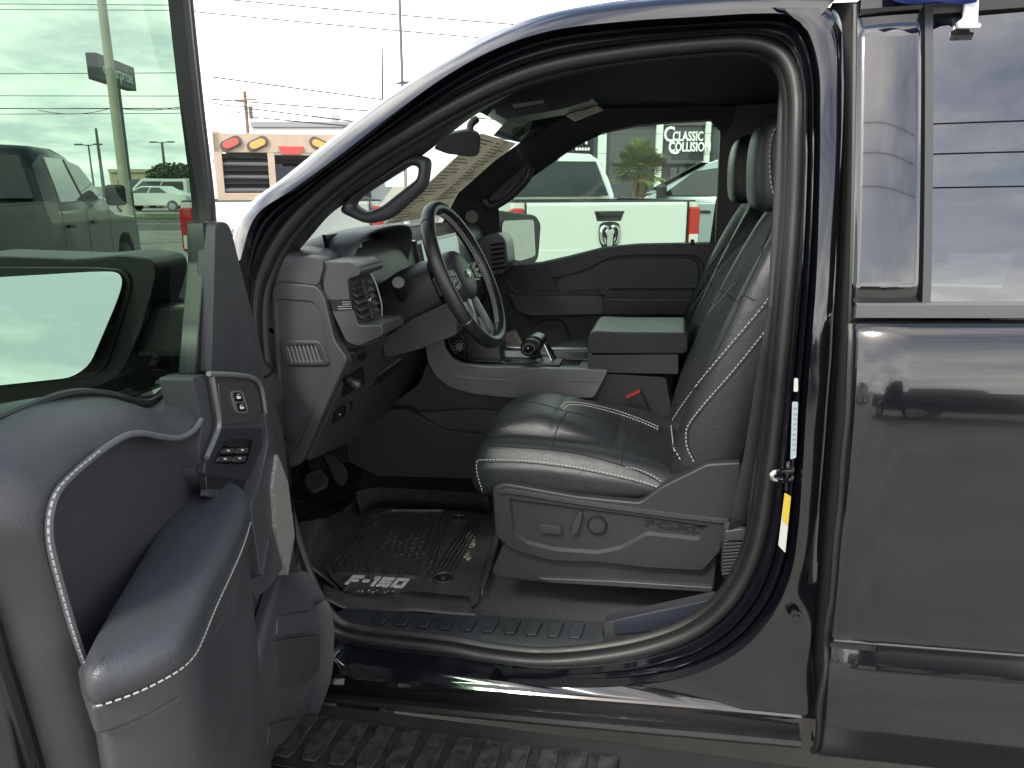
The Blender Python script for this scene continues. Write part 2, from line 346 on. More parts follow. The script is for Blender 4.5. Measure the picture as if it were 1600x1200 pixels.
# rocker below the ledge
k35=[i for i in ib if i>=35]; ra=[b1[ib.index(i)] for i in k35]
xs=[p.x for p in ra]
def rowpx(pts,Y): 
    c=[P(x,y,Y) for x,y in pts]; c.sort(key=lambda q:q.x); X=[q.x for q in c]; Z=[q.z for q in c]
    return [Vector((x,Y,np.interp(x,X,Z))) for x in xs]
r2=rowpx([(430,1062),(515,1066),(850,1090),(1250,1126)],.03); r3=rowpx([(430,1080),(515,1086),(850,1117),(1250,1152)],.055)
loft('rocker_panel',[idx(q) for q in (ra,[p+Vector((0,-.004,-.004)) for p in ra],r2,r3,[p+Vector((0,.1,-.002)) for p in r3])],paint,T,sharp=30)
r4=rowpx([(430,1080),(515,1086),(850,1117),(1250,1152)],.047)
sweep('rocker_moulding',[ (p+Vector((0,0,-.009))) for p in idx(r4)],[(.011,-.004),(.009,-.012),(0,-.016),(-.009,-.012),(-.011,0),(-.01,.03),(.01,.03)],rubber,T,ref=(0,1,0))
# roof skin, firewall, floor, back wall (closed cab)
rs=[]
for i in range(15):
    x=-.55+i*.17
    yn=[(.31,1.846-.05*max(0,(-.25-x)/.3)),(.5,1.90),(.75,1.925),(1.05,1.935),(1.4,1.92),(1.65,1.89),(1.82,1.83)]
    rs.append([V(x,y,z-(.03 if x<-.5 else 0)) for y,z in yn])
loft('roof_panel',rs,paint,T,solid=.012)
# ------------------------------------------------------------------ rear door
XS=.318
pr=[(.205,1.905),(.20,1.868),(.192,1.852)]            # roof drip
def yglass(z): return .035+.155*((z-1.335)/.51)**1.15 if z>1.335 else .035
top_z=1.845
# door skin profile (Y,z) below the belt: shoulder, flank, crease, tuck
flank=[(.030,1.318),(.012,1.312),(.002,1.300),(-.006,1.280),(-.014,1.250),(-.020,1.215),(-.0245,1.180),(-.027,1.150),(-.0285,1.10),(-.029,1.02),(-.029,.93),(-.0275,.84),(-.025,.77),(-.023,.735),(-.0235,.722),(-.026,.716),(-.014,.708),(-.009,.702),(-.012,.692),(-.019,.672),(-.025,.65),(-.029,.62),(-.031,.58),(-.031,.54),(-.029,.50),(-.024,.47),(-.016,.460),(-.014,.455),(-.006,.444),(.030,.432),(.06,.428)]
flank=[(a,b) for a,b in flank]
fx=np.array([[a,b] for a,b in flank])
XE=1.55
def rake(x): return (x-XS)*.036
nx=14
def fronteX(z): return itp(z,[.43,.70,1.31,1.9],[.335,.333,.318,.302])
rows=[]
for a,b in flank:
    x0=fronteX(b); rows.append([V(x0+.006,a+.035,b)]+[V(x0,a+.004,b)]+[V(x0+.004,a,b+rake(x0+.004))]+[V(x0+(XE-x0)*i/nx,a,b+rake(x0+(XE-x0)*i/nx)) for i in range(1,nx+1)])
rdoor=loft('rear_door',rows,paint,T,sharp=50)
# leading hem flange of the rear door (pinched edge seal catching the light)
hem=[V(fronteX(z)-.006,itp(z,fx[::-1,1],fx[::-1,0])+.014,z) for z in np.linspace(.445,1.31,60)]
for i,h in enumerate(hem): h.x+= .003*math.sin(i*.55)*(1 if i<25 else .3)
sweep('edge_seal',hem,circ(.0075,8),rubber,rdoor)
hem2=[V(fronteX(z)-.004,yglass(z)+.006,z) for z in np.linspace(1.31,1.86,24)]
sweep('upper_edge_seal',hem2,circ(.0065,8),rubber,rdoor)
# belt moulding, frame, pillar applique, glass
def gp(x,z,d=0): return V(x,yglass(z)+d,z+rake(x)*.9)
bm_=[gp(x,1.335,-.003) for x in np.linspace(.318,XE,10)]
sweep('belt_moulding',bm_,[(.0125,-.006),(.011,-.011),(-.011,-.013),(-.0135,-.008),(-.0135,.02),(.0125,.02)],mat('belt_trim',(.10,.10,.105),.4),rdoor,ref=(0,1,0))
zs=np.linspace(1.345,1.835,14)
def xcol(px,z):  # x on the glass surface along a pixel column that follows the pillar
    return px
apl=[[gp(x,z,-.001-.004*math.sin(math.pi*(x-.31)/.115)) for x in np.linspace(.312+(1.34-z)*.022,.423+(1.34-z)*.03,9)] for z in zs]
loft('pillar_applique',apl,mat('gloss_applique',(.006,.006,.007),.06,spec=1.0,coat=1),rdoor,solid=.004,off=1)
fr=[gp(.432+(1.34-z)*.03,z,-.002) for z in np.linspace(1.335,1.85,16)]
sweep('window_frame',fr,[(.0065,-.005),(-.0065,-.005),(-.0065,.02),(.0065,.02)],mat('frame_satin',(.04,.042,.045),.35),rdoor,ref=(0,1,0))
tf=[gp(x,1.843,-.002) for x in np.linspace(.42,XE,8)]
sweep('window_top_frame',tf,[(.008,-.004),(-.006,-.006),(-.009,-.002),(-.009,.02),(.008,.02)],mat('frame_satin',(.04,.042,.045),.35),rdoor,ref=(0,1,0))
dr=[gp(x,1.862,-.004) for x in np.linspace(.305,XE,10)]
sweep('drip_rail',dr,[(.03,.03),(.028,.004),(.01,-.004),(-.008,-.005),(-.009,.03)],paint,T,ref=(0,1,0),sharp=20)
gl=[[gp(x,z,.008-.006*math.sin(math.pi*min(1,(x-.43)/.9))) for x in np.linspace(.436+(1.34-z)*.03,XE,12)] for z in zs]
loft('window_glass',gl,gdark,rdoor)
# ------------------------------------------------------------------ cabin shell
FZ=.50
def lin(pts,n):
    p=np.array([list(q) for q in pts]); p2=np.vstack([p,p[:1]]); L=np.concatenate([[0],np.cumsum(np.linalg.norm(np.diff(p2,axis=0),axis=1))])
    s=np.linspace(0,L[-1],n,endpoint=False); return [Vector([np.interp(x,L,p2[:,k]) for k in range(3)]) for x in s]
def rounded(pts,r,n=4):
    """round the corners of a closed 2-D pixel outline"""
    o=[]; m=len(pts)
    for i in range(m):
        a,b,c=[np.array(q,float) for q in (pts[i-1],pts[i],pts[(i+1)%m])]
        ra=min(r,np.linalg.norm(a-b)*.45); rc=min(r,np.linalg.norm(c-b)*.45)
        p=b+(a-b)/np.linalg.norm(a-b)*ra; q=b+(c-b)/np.linalg.norm(c-b)*rc
        for t in np.linspace(0,1,n): o.append(tuple((1-t)**2*p+2*t*(1-t)*b+t*t*q))
    return o
def panel(name,pp,f,vec,m,par,r=6,bev=.003,**k):
    return prism(name,[f(x,y) for x,y in (rounded(pp,r) if r else pp)],vec,m,par,bev=bev,**k)
from mathutils.geometry import tessellate_polygon
def recess(name,outer,inner,f,dep,m,par,n=0,thick=.03,m2=None,r=8,nv=(0,1,0),edge=.003,**k):
    """plate with a sunken field: outer and inner pixel outlines on a plane"""
    nv=Vector(nv); ou=rounded(outer,r); iu=rounded(inner,r); o=[f(*q) for q in ou]; i_=[f(*q) for q in iu]
    def ins(l,u,d):
        m_=len(l); q=[]; ar=sum(u[j-1][0]*u[j][1]-u[j][0]*u[j-1][1] for j in range(m_))
        for j in range(m_):
            t=(l[(j+1)%m_]-l[j-1]).normalized(); w_=nv.cross(t)*(1 if ar>0 else -1); q.append(l[j]+w_*d)
        c=sum(l,Vector())/m_
        if sum((c-l[j]).dot(q[j]-l[j]) for j in range(m_))<0: q=[2*l[j]-q[j] for j in range(m_)]
        return q
    no,ni=len(o),len(i_); o2=ins(o,ou,edge); wl=[p+nv*dep for p in ins(i_,iu,dep*.7)]
    vs=[p+nv*thick for p in o]+[p+nv*edge for p in o]+o2+i_+wl; fs=[]
    for a in range(2):
        for b in range(no): fs.append((a*no+b,a*no+(b+1)%no,(a+1)*no+(b+1)%no,(a+1)*no+b))
    flat=o2+i_
    for t in tessellate_polygon([o2,i_]): fs.append(tuple(2*no+q for q in t))
    s0=3*no
    for b in range(ni): fs.append((s0+b,s0+(b+1)%ni,s0+ni+(b+1)%ni,s0+ni+b))
    fs.append(tuple(range(s0+ni,s0+2*ni)))
    return mk(name,vs,fs,m,par,sharp=25,**k)
Yf=lambda Y:(lambda x,y:P(x,y,Y))
# floor and tunnel carpet
g=[]
for i in range(23):
    x=-1.45+i*.15; row=[]
    for j in range(16):
        y=.245+j*.107; z=FZ+.036*x+(max(0,-.98-x))*1.15
        if .9<y<1.13: z+=.1
        row.append(V(x,y,z))
    g.append(row)
loft('carpet_floor',g,carpet,T,sharp=60)
# sill trim and scuff plate
sill=mat('scuff_plate_plastic',(.018,.021,.024),.42,bump=.15,bscale=600,var=.15,vscale=12,rvar=.08)
so_=[(500,975),(548,986),(640,996),(740,1005),(840,1012),(942,1016)]; si_=[(540,950),(588,953),(668,959),(756,962),(850,967),(942,972)]
a=[P(x,y,.158) for x,y in so_]; b=[P(x,y,.235) for x,y in si_]
plate=loft('scuff_plate',[[p+V(0,-.004,-.02) for p in a],a,[p.lerp(q,.06)+V(0,0,.002) for p,q in zip(a,b)],[p.lerp(q,.5)+V(0,0,.003) for p,q in zip(a,b)],b,[p+V(0,.02,-.02) for p in b]],sill,T,sharp=25)
for i in range(10):
    tx=480+(238+i*63.5)/1.905; ty=880+(150+i*3.2)/1.905; bx=480+(212+i*65)/1.905; by=880+(187+i*4.6)/1.905
    hw=9.5
    q=[P(tx-hw,ty+1,.222),P(tx+hw,ty+2,.222),P(bx+hw,by-7,.188),P(bx+hw*.6,by,.182),P(bx-hw*.7,by-.6,.182),P(bx-hw,by-6,.188)]
    prism('tread_rib',[p+V(0,0,-.002) for p in q],(0,-.001,.0075),sill,plate,bev=.002)
panel('sill_trim',[(944,973),(1120,934),(1128,945),(1095,975),(1040,1000),(944,1014)],Yf(.19),(0,.05,-.01),plas,T,r=5)
panel('sill_trim_inner',[(960,972),(1118,936),(1090,962),(1030,985),(960,992)],Yf(.186),(0,.02,0),mat('navy_trim',(.022,.026,.036),.3),T,r=4,bev=.002)
# near A pillar trim with grab handle
I_={10:(424,470),11:(430,440),12:(452,410),13:(482,374),14:(522,330),15:(580,296),16:(655,247),17:(738,183),18:(812,141),19:(885,114),20:(985,97)}
iw=sorted(I_)
a=[P(Wp[i][0],Wp[i][1],Yw(Wp[i][1])+.018) for i in iw]; c=[P(*I_[i],Yw(Wp[i][1])+.095) for i in iw]; b=[(p.lerp(q,.6)+V(0,-.022,0)) for p,q in zip(a,c)]
pt=loft('a_pillar_trim',[smoothidx(q) for q in (a,b,c,[p+V(-.02,.03,.01) for p in c])],plas,T,sharp=60)
go=[(524,330),(548,305),(646,240),(669,247),(663,292),(606,343),(570,351)]; gi=[(548,320),(560,306),(637,257),(652,261),(649,279),(594,322),(569,332)]
def ring_frame(name,outer,inner,f,dep,m,par,n=64):
    o=[V(x,y,0) for x,y in rounded(outer,13,6)]; i_=[V(x,y,0) for x,y in rounded(inner,7,6)]; n=len(o)
    def rw(t,d): return [f(*(a.lerp(b,t)).xy)+V(0,d,0) for a,b in zip(o,i_)]
    rows=[rw(0,dep),rw(.0,dep*.35),rw(.12,.004),rw(.35,-.004),rw(.65,-.004),rw(.9,.005),rw(1,dep*.4),rw(1,dep)]
    vs=[v for q in rows for v in q]; L=len(rows); fs=[(a*n+b,a*n+(b+1)%n,((a+1)%L)*n+(b+1)%n,((a+1)%L)*n+b) for a in range(L) for b in range(n)]
    return mk(name,vs,fs,m,par,sharp=60)
ring_frame('grab_handle',go,gi,lambda x,y:P(x,y,.30),.035,plas,pt)
# headliner
rows=[]
edge=[(P(Wp[i][0],Wp[i][1],Yw(Wp[i][1])+.02)) for i in range(17,27)]
xs_=np.linspace(-.62,1.45,24)
ex=[p.x for p in edge[:8]]; ez=[p.z for p in edge[:8]]
for x in xs_:
    zn=np.interp(x,ex,ez) ; sl_=max(0,-.35-x)*.35
    rows.append([V(x,.30,zn-.002),V(x,.36,zn+.012),V(x,.5,1.845-sl_),V(x,.75,1.862-sl_),V(x,1.0,1.868-sl_),V(x,1.3,1.855-sl_),V(x,1.55,1.84-sl_),V(x,1.69,1.825-sl_),V(x,1.76,1.80-sl_)])
hl=loft('headliner',rows,hdl,T,sharp=60)
# overhead console + visor label
def PH(x,y,z): return PZ(x,y,z)
oc=panel('overhead_console',[(772,176),(800,158),(845,152),(905,146),(926,149),(924,157),(880,170),(835,178),(790,186)],Yf(.95),(0,.17,.0),plas,T,r=5)
panel('map_lamp',[(800,163),(848,156),(850,161),(803,169)],Yf(.946),(0,.01,0),mat('lamp_lens',(.25,.26,.26),.3),oc,r=2,bev=.001)
panel('console_door',[(855,155),(918,148),(918,154),(858,168)],Yf(.946),(0,.01,0),plas2,oc,r=2,bev=.001)
tube('seam',[P(870,152,.944),P(882,158,.944),P(886,168,.944)],.0012,pdark,oc,n=5)
vl=panel('visor_label',[(884,181),(930,163),(943,172),(898,190)],Yf(1.12),(0,.003,0.001),mat('label_paper',(.55,.55,.5),.6),T,r=1,bev=0)
panel('label_header',[(926,164.6),(930,163),(943,172),(939,174)],Yf(1.118),(0,.001,0),mat('label_yellow',(.55,.5,.2),.6),vl,r=0,bev=0)
it=[]
for k in range(5):
    t=.15+k*.16; p0=V(*P(887+t*14,181+t*8,1.1185)); p1=V(*P(922+t*13,167+t*8.5,1.1185)); d=V(0,0,.0012)
    it.append([p0,p0+d,p0+V(0,.001,0),p0+d+V(0,.001,0),p1,p1+d,p1+V(0,.001,0),p1+d+V(0,.001,0)])
join_boxes('label_print',it,mat('print_grey',(.2,.2,.2),.7),vl)
# windshield
ws=[]
for j in range(13):
    y=.26+j*(1.52/12); bow=.13*(1-((y-1.02)/.76)**2); ins=abs(y-1.02)/.76
    r_=[]
    for i in range(9):
        t=i/8; r_.append(V(-1.04-bow+t*(.66+.02*0)+.0,y+(1.02-y)*.10*t,1.345+t*.485-.02*math.sin(math.pi*t)*-1))
    ws.append(r_)
loft('windshield',ws,gwind,T)
WO=V(-1.15,1.02,1.355); WN=V(-.485,0,.66).normalized()
def PW(x,y): return PN(x,y,WO+V(.015,0,-.02),WN)
paper=mat('sticker_back',(.62,.57,.48),.8,var=.15,vscale=30); paper.node_tree.nodes['Principled BSDF'].inputs['Transmission Weight'].default_value=.35; paper.node_tree.nodes['Principled BSDF'].inputs['IOR'].default_value=1.02
st=panel('window_sticker',[(598,352),(752,208),(806,224),(690,335)],PW,WN*-.001,paper,T,r=0,bev=0)
it=[]
for k in range(26):
    t=.03+.95*k/26
    for a0,a1 in ((.05,.2+.25*random.random()),(.55,.6+.35*random.random())):
        A0=np.array((598,352))*(1-t)+np.array((752,208))*t; B0=np.array((690,335))*(1-t)+np.array((806,224))*t
        p=PW(*(A0+(B0-A0)*a0))-WN*.0018; q=PW(*(A0+(B0-A0)*a1))-WN*.0018; d=(PW(*(A0+(np.array((752,208))-np.array((598,352)))*.012))-PW(*A0))
        it.append([p,p+d,p-WN*.0005,p+d-WN*.0005,q,q+d,q-WN*.0005,q+d-WN*.0005])
join_boxes('print_lines',it,mat('print_taupe',(.20,.18,.16),.8),st)
s2=panel('inspection_sticker',[(770,212),(790,190),(812,184),(836,190),(838,202),(828,222),(818,224)],PW,WN*-.001,mat('sticker_pale',(.33,.36,.30),.7,var=.2,vscale=40),T,r=3,bev=0)
panel('sticker_seal',[(797,205),(805,198),(816,197),(822,202),(818,210),(806,213)],lambda x,y:PW(x,y)-WN*.002,WN*-.0006,mat('sticker_green',(.05,.12,.07),.7),s2,r=4,bev=0)
panel('sticker_band',[(774,208),(778,203),(826,220),(820,224)],lambda x,y:PW(x,y)-WN*.002,WN*-.0006,mat('sticker_blue',(.05,.12,.2),.7),s2,r=0,bev=0)
# inside mirror
im=panel('rear_view_mirror',[(676,232),(700,210),(728,204),(746,208),(751,216),(749,240),(742,245),(700,241)],Yf(.95),(-.05,.20,.02),mat('mirror_shell',(.005,.005,.006),.6,spec=.15),T,r=6,bev=.006)
tube('mirror_stem',crom([P(735,215,1.05),P(735,196,1.06),P(745,186,1.08)],8),.012,pdark,im)
# ------------------------------------------------------------------ far side: door, window frame, pillar
inn=[(785,413),(845,409),(890,399),(945,385),(1000,380),(1109,378),(1122,287),(1125,205),(1110,190),(1052,193),(996,198),(940,210),(902,228),(880,243),(839,272),(801,299),(779,325)]
yin=lambda y:itp(y,[190,300,380,420],[1.74,1.82,1.86,1.86])
outr=[(680,720),(845,720),(890,720),(945,720),(1000,720),(1190,720),(1230,300),(1240,120),(1190,70),(1052,90),(996,100),(940,118),(890,165),(858,190),(772,252),(716,302),(690,350)]
cA=[P(x,y,yin(y)) for x,y in inn]; cB=[P(x,y,yin(y)-.045) for x,y in inn]
ccx,ccy=sum(q[0] for q in inn)/17,sum(q[1] for q in inn)/17
cC=[P(x+(x-ccx)*.035,y+(y-ccy)*.035,yin(y)-.06) for x,y in inn]
cD=[P(x,y,itp(y,[100,300,400,720],[1.66,1.72,1.79,1.80])) for x,y in outr]
cC[12:]=[cB[i].lerp(cD[i],.3)+V(0,-.01,0) for i in range(12,17)]
rows=[[*q] for q in (cA,cB,cC,cD)]
fw_=loft('passenger_window_surround',rows,mat('surround_plastic',(.02,.022,.026),.55,bump=.1,bscale=700),T,cu=True,sharp=30)
mk('passenger_window_glass',[P(x,y,yin(y)+.012) for x,y in [(740,425)]+[(845,418),(890,408),(945,395),(1000,390),(1118,388),(1132,287),(1135,200),(1112,180),(1052,184),(996,188),(940,200),(890,228),(830,270),(760,310)]],[tuple(range(15))],gdoor,T)
fd=panel('passenger_door_trim',[(774,446),(786,415),(845,411),(890,401),(945,387),(1000,382),(1118,380),(1200,390),(1200,700),(790,700),(760,560)],Yf(1.795),(0,.05,0),plas,T,r=8,bev=.008,seg=3)
# upper insert: padded panel with raised bead
panel('upper_insert',[(868,432),(905,424),(950,405),(1000,402),(1080,402),(1092,410),(1094,450),(1085,462),(872,462)],Yf(1.788),(0,.02,0),softp,fd,r=14,bev=.006)
sweep('insert_bead',crom([P(x,y,1.787) for x,y in ((862,434),(880,431),(915,422),(950,404),(990,399),(1075,399),(1092,405),(1098,420),(1097,452))],40),circ(.004,6),plas,fd)
panel('front_applique',[(797,420),(855,419),(876,456),(800,459)],Yf(1.785),(0,.02,0),mat('ash_applique',(.035,.034,.033),.5,var=.3,vscale=40),fd,r=4)
sweep('applique_trim',crom([P(x,y,1.775) for x,y in ((790,432),(797,446),(808,458),(840,459.5),(878,459))],20),circ(.0045,6),silv,fd)
panel('pull_cup',[(890,452),(937,452),(942,462),(886,462)],Yf(1.782),(0,.02,0),pdark,fd,r=3)
panel('door_armrest',[(942,464),(950,454),(1100,454),(1120,470),(1120,492),(942,492)],Yf(1.70),(0,.1,0),leath,fd,r=5,bev=.012,seg=4)
stitch('armrest_stitching',[P(x,y,1.699) for x,y in ((945,468),(1000,468.5),(1060,468.5),(1110,469))],thread,fd,L=.008,gap=.006,r=.0011)
panel('pull_bar',[(793,456),(802,462),(942,463),(943,491),(830,493),(808,487)],Yf(1.705),(0,.09,0),silvd,fd,r=5,bev=.006)
panel('map_pocket',[(842,500),(880,500),(895,540),(1000,545),(1000,620),(800,620),(815,545)],Yf(1.775),(0,.03,0),plas2,fd,r=10,bev=.006)
panel('speaker_grille',[(790,520),(806,517),(838,575),(838,620),(760,620),(775,560)],Yf(1.72),(-.01,.06,0),mat('speaker_mesh',(.30,.28,.25),.5,metal=.4,bump=.8,bscale=260,voro=True),fd,r=3)
cyl('door_lock_pin',P(1082,383,1.80),P(1082,374,1.80),.008,pdark,fd,n=10)
cyl('tweeter_cover',P(737,339,1.66),P(737,339,1.70),.026,mat('tweeter_mesh',(.14,.14,.14),.6,bump=.5,bscale=500),fw_,n=20)
# grab recess in far pillar
panel('pillar_handle_recess',[(762,312),(772,300),(815,262),(823,262),(822,272),(790,304),(770,317)],Yf(1.72),(0,.02,0),pdark,fw_,r=6,bev=.004)
sweep('pillar_handle',crom([P(x,y,1.705) for x,y in ((757,312),(762,322),(775,322),(800,306),(824,280),(830,262),(822,256))],30),circ(.011,8,.014),plas,fw_)
# far door mirror
MNn=V(.89,-.46,.03).normalized(); MO=P(788,375,2.03)
def PMf(x,y,d=0): return PN(x,y,MO+MNn*d,MNn)
fm=prism('passenger_mirror_housing',[PMf(x,y,-.004) for x,y in rounded([(770,330),(776,328),(838,336),(846,350),(842,402),(836,412),(800,415),(790,409),(778,370)],6)],-MNn*.10,pdark,T,bev=.008)
mirror=mat('mirror_silvering',(.8,.82,.82),.01,metal=1)
prism('mirror_glass',[PMf(x,y,.001) for x,y in rounded([(786,345),(834,343),(837,400),(812,408),(800,404),(784,360)],5)],-MNn*.003,mirror,fm,bev=0)
# seat belt pillar on the far side, back of cab
prism('far_pillar_trim',[P(1126,180,1.70),P(1240,100,1.62),P(1240,560,1.70),P(1110,560,1.74)],(0,.05,0),pdark,T,bev=.01)
box('cab_back',(1.5,1.0,1.2),(.03,1.75,1.4),hdl,T)
# rear seats seen through the privacy glass
rs_=box('rear_bench',(1.25,1.0,1.05),(.22,1.4,.75),leath,T,bev=.05,seg=3,rot=Matrix.Rotation(.18,4,'Y').to_euler())
box('rear_headrest',(1.22,.45,1.52),(.11,.27,.18),leath,rs_,bev=.04,seg=3)
box('rear_headrest',(1.22,1.5,1.52),(.11,.27,.18),leath,rs_,bev=.04,seg=3)
# far body side (outside skin of the passenger side, below the window)
box('passenger_side_body',(.3,1.95,.80),(2.6,.12,.72),paint,T,bev=.02)
# rear passenger side: upper door with dark window
box('rear_far_door',(.93,1.82,1.36),(1.3,.06,.12),pdark,T,bev=.01)
mk('rear_far_glass',[V(.35,1.82,1.40),V(1.5,1.82,1.40),V(1.5,1.72,1.83),V(.35,1.72,1.83)],[(0,1,2,3)],gdark,T)
# ------------------------------------------------------------------ dashboard
dprof=[(-1.30,1.315),(-1.15,1.36),(-1.0,1.392),(-.88,1.402),(-.82,1.398),(-.79,1.385),(-.775,1.36),(-.765,1.31),(-.75,1.22),(-.735,1.165),(-.74,1.145),(-.79,1.04),(-.85,.925),(-.875,.885),(-.93,.872),(-1.1,.90)]
rows=[]
for y in (.20,.203,.215,.3,.5,.8,1.1,1.4,1.7,1.79,1.80):
    ins=(.02 if y in (.20,1.80) else .006 if y in (.203,1.79) else 0)
    cz=1.15; rows.append([V(x-ins*.6,y,z-(ins if z>cz else -ins)) for x,z in dprof])
dash=loft('dashboard',rows,softp,T,cap=True,sharp=50)
# end cap
f=Yf(.188)
ec=recess('dash_end_cap',[(424,452),(432,441),(494,447),(506,464),(522,532),(543,562),(468,728),(446,730),(432,640)],[(430,466),(488,470),(500,482),(512,540),(520,566),(508,600),(466,700),(452,716),(446,712),(438,640)],f,.004,plas,dash,thick=.03)
vr=recess('side_vent',[(436,534),(442,532),(497,533),(503,539),(514,566),(511,572),(447,572),(441,566)],[(445,539),(494,538),(507,566),(451,567)],Yf(.186),.012,plas2,ec,thick=.012,r=4)
for i in range(8):
    x0=447+i*6.3; prism('vent_slat',[P(x0,540,.187),P(x0+2.2,540,.187),P(x0+2.2+8,566,.187),P(x0+8,566,.187)],(0,.012,0),mat('slat_grey',(.11,.115,.12),.45),vr,bev=.0008,seg=1)
panel('airbag_mark',[(446,680),(466,680),(464,696),(446,697)],Yf(.1905),(0,.004,0),plas2,ec,r=2,bev=.001)
# upper corner pad above the end cap
prism('corner_pad',[P(x,y,.196) for x,y in rounded([(430,438),(440,424),(470,400),(500,404),(506,412),(498,446)],6)],(0,.05,0),softp,dash,bev=.006)
# left vent housing
vh=prism('vent_housing',[P(x,y,.205) for x,y in rounded([(499,415),(505,408),(548,409),(562,419),(563,430),(543,436),(546,470),(560,509),(597,508),(599,524),(560,541),(541,534),(520,490),(508,462)],5)],(0,.14,0),silvd,dash,bev=.008,seg=3)
vq=lambda y,z,d=0:V(itp(z,[1.243,1.343],[-.694,-.719])+d,y,z)
prism('vent_surround',[vq(.212,1.346,.003),vq(.342,1.346,.003),vq(.342,1.240,.003),vq(.212,1.240,.003)],(-.02,0,0),pblk,vh,bev=.003)
lvm=mat('louvre_plastic',(.030,.031,.033),.4)
for k in range(6):
    z=1.253+k*.0165; prism('vent_louvre',[vq(.219,z,.016),vq(.333,z,.016),vq(.333,z+.008,.004),vq(.219,z+.008,.004)],(0,0,.003),lvm,vh,bev=.001)
prism('vent_divider',[vq(.272,1.340,.018),vq(.277,1.340,.018),vq(.277,1.246,.018),vq(.272,1.246,.018)],(-.008,0,0),lvm,vh,bev=.001)
box('vent_tab',vq(.275,1.290,.022),(.010,.016,.009),chrome,vh,bev=.002)
sweep('vent_chrome',crom([vq(.338,1.345,.012),vq(.341,1.32,.018),vq(.341,1.27,.018),vq(.338,1.242,.012)],16),circ(.0022,6),silv,vh)
bd=panel('badge_strip',[(511,468),(549,467),(553,484),(518,486)],Yf(.2035),(0,.004,0),pblk,vh,r=2,bev=.0008)
for k in range(4):
    y0=471+k*3.6; prism('badge_bar',[P(526-(0 if k>1 else -8)+k*.8,y0,.203),P(548+k*.8,y0-.6,.203),P(548+k*.8,y0+1.2,.203),P(526-(0 if k>1 else -8)+k*.8,y0+1.8,.203)],(0,.002,0),silv,bd,bev=0)
# instrument hood
def hoodsec(x,dz,dy=0): return [V(x,.355+dy,1.25),V(x,.352+dy,1.34+dz*.5),V(x,.362+dy,1.405+dz),V(x,.40+dy,1.432+dz),V(x,.50,1.444+dz),V(x,.66,1.446+dz),V(x,.76-dy,1.436+dz),V(x,.792-dy,1.408+dz),V(x,.802-dy,1.34+dz*.5),V(x,.80-dy,1.25)]
hs=[hoodsec(-1.02,-.085,.03),hoodsec(-.92,-.02,.004),hoodsec(-.82,-.003),hoodsec(-.752,0)]
hs[3]=[p+V((p.z-1.40)*.25,0,0) for p in hs[3]]
h2=[p+V(.003,(.58-p.y)*.05,-.004 if p.z>1.38 else 0) for p in hs[3]]; h3=[p+V(-.012,(.58-p.y)*.05,-.01 if p.z>1.38 else 0) for p in h2]; h4=[p+V(-.07,(.58-p.y)*.04,-.012 if p.z>1.38 else 0) for p in h3]
hood=loft('instrument_hood',[*hs,h2,h3,h4],softp,dash,sharp=50,sub=2)
scr=mat('screen_glass',(.006,.007,.008),.3,spec=.25)
prism('cluster_screen',[V(-.80,.37,1.27),V(-.80,.79,1.27),V(-.83,.79,1.43),V(-.83,.37,1.43)],(-.01,0,0),scr,dash,bev=0)
prism('cluster_pod',[V(-.79,.385,1.275),V(-.79,.50,1.27),V(-.80,.53,1.41),V(-.812,.40,1.41)],(-.02,0,0),mat('pod_grey',(.03,.032,.034),.35),dash,bev=.008)
prism('cluster_shelf',[V(-.83,.36,1.262),V(-.83,.80,1.262),V(-.735,.80,1.250),V(-.735,.36,1.250)],(0,0,.01),pdark,dash,bev=.004)
# lower driver panel and switches on the slanted knee face
KO=V(-.737,0,1.15); KN=V(.905,0,-.425).normalized()
def PK(x,y,d=0): return PN(x,y,KO+KN*d,KN)
kp=panel('knee_panel',[(548,562),(590,530),(700,490),(722,520),(700,560),(640,610),(600,650),(545,692),(480,722),(545,580)],lambda x,y:PK(x,y,.008),-KN*.02,plas,dash,r=8,bev=.006)
def sw(name,pp,m=pblk,d=.012,r=3): return panel(name,pp,lambda x,y:PK(x,y,d),-KN*.012,m,kp,r=r,bev=.0015)
sw('hazard_bezel',[(551,553),(583,540),(586,556),(555,570)],plas2,.011); sw('hazard_button',[(559,555),(572,550),(573,560),(561,565)],pblk,.013,2)
sw('light_switch_panel',[(541,590),(568,573),(572,598),(535,622)],pblk,.012,4)
lathe('light_knob',PK(553,598,.012),KN,[(.013,0),(.0125,.012),(.0105,.016),(.0085,.016),(.008,.013),(.0001,.013)],silvd,kp)
sw('start_panel',[(524,643),(552,622),(550,640),(520,664)],pblk,.012,3)
sw('switch_key',[(526,646),(537,638),(536,650),(524,659)],pdark,.0135,2)
for k in range(3): sw('switch_key',[(541,634+k*6),(547,629.5+k*6),(547,633.5+k*6),(541,638+k*6)],silvd,.0135,1)
text('key_mark','(P)',.004,PK(531,648,.0142),(0,1,0),(.425,0,.905),white,kp,ext=.0004)
# open tray below column
panel('tray_recess',[(590,588),(628,560),(632,566),(600,596),(578,606)],lambda x,y:PK(x,y,.012),-KN*.02,pdark,kp,r=3,bev=.003)
hk=panel('hood_release',[(612,540),(622,530),(638,533),(640,541),(628,545)],lambda x,y:PK(x,y,.02),-KN*.03,pdark,kp,r=2,bev=.002)
panel('column_trim',[(597,531),(640,500),(700,472),(712,500),(716,522),(660,545),(600,560)],Yf(.47),(0,.22,0),plas,dash,r=8,bev=.008)
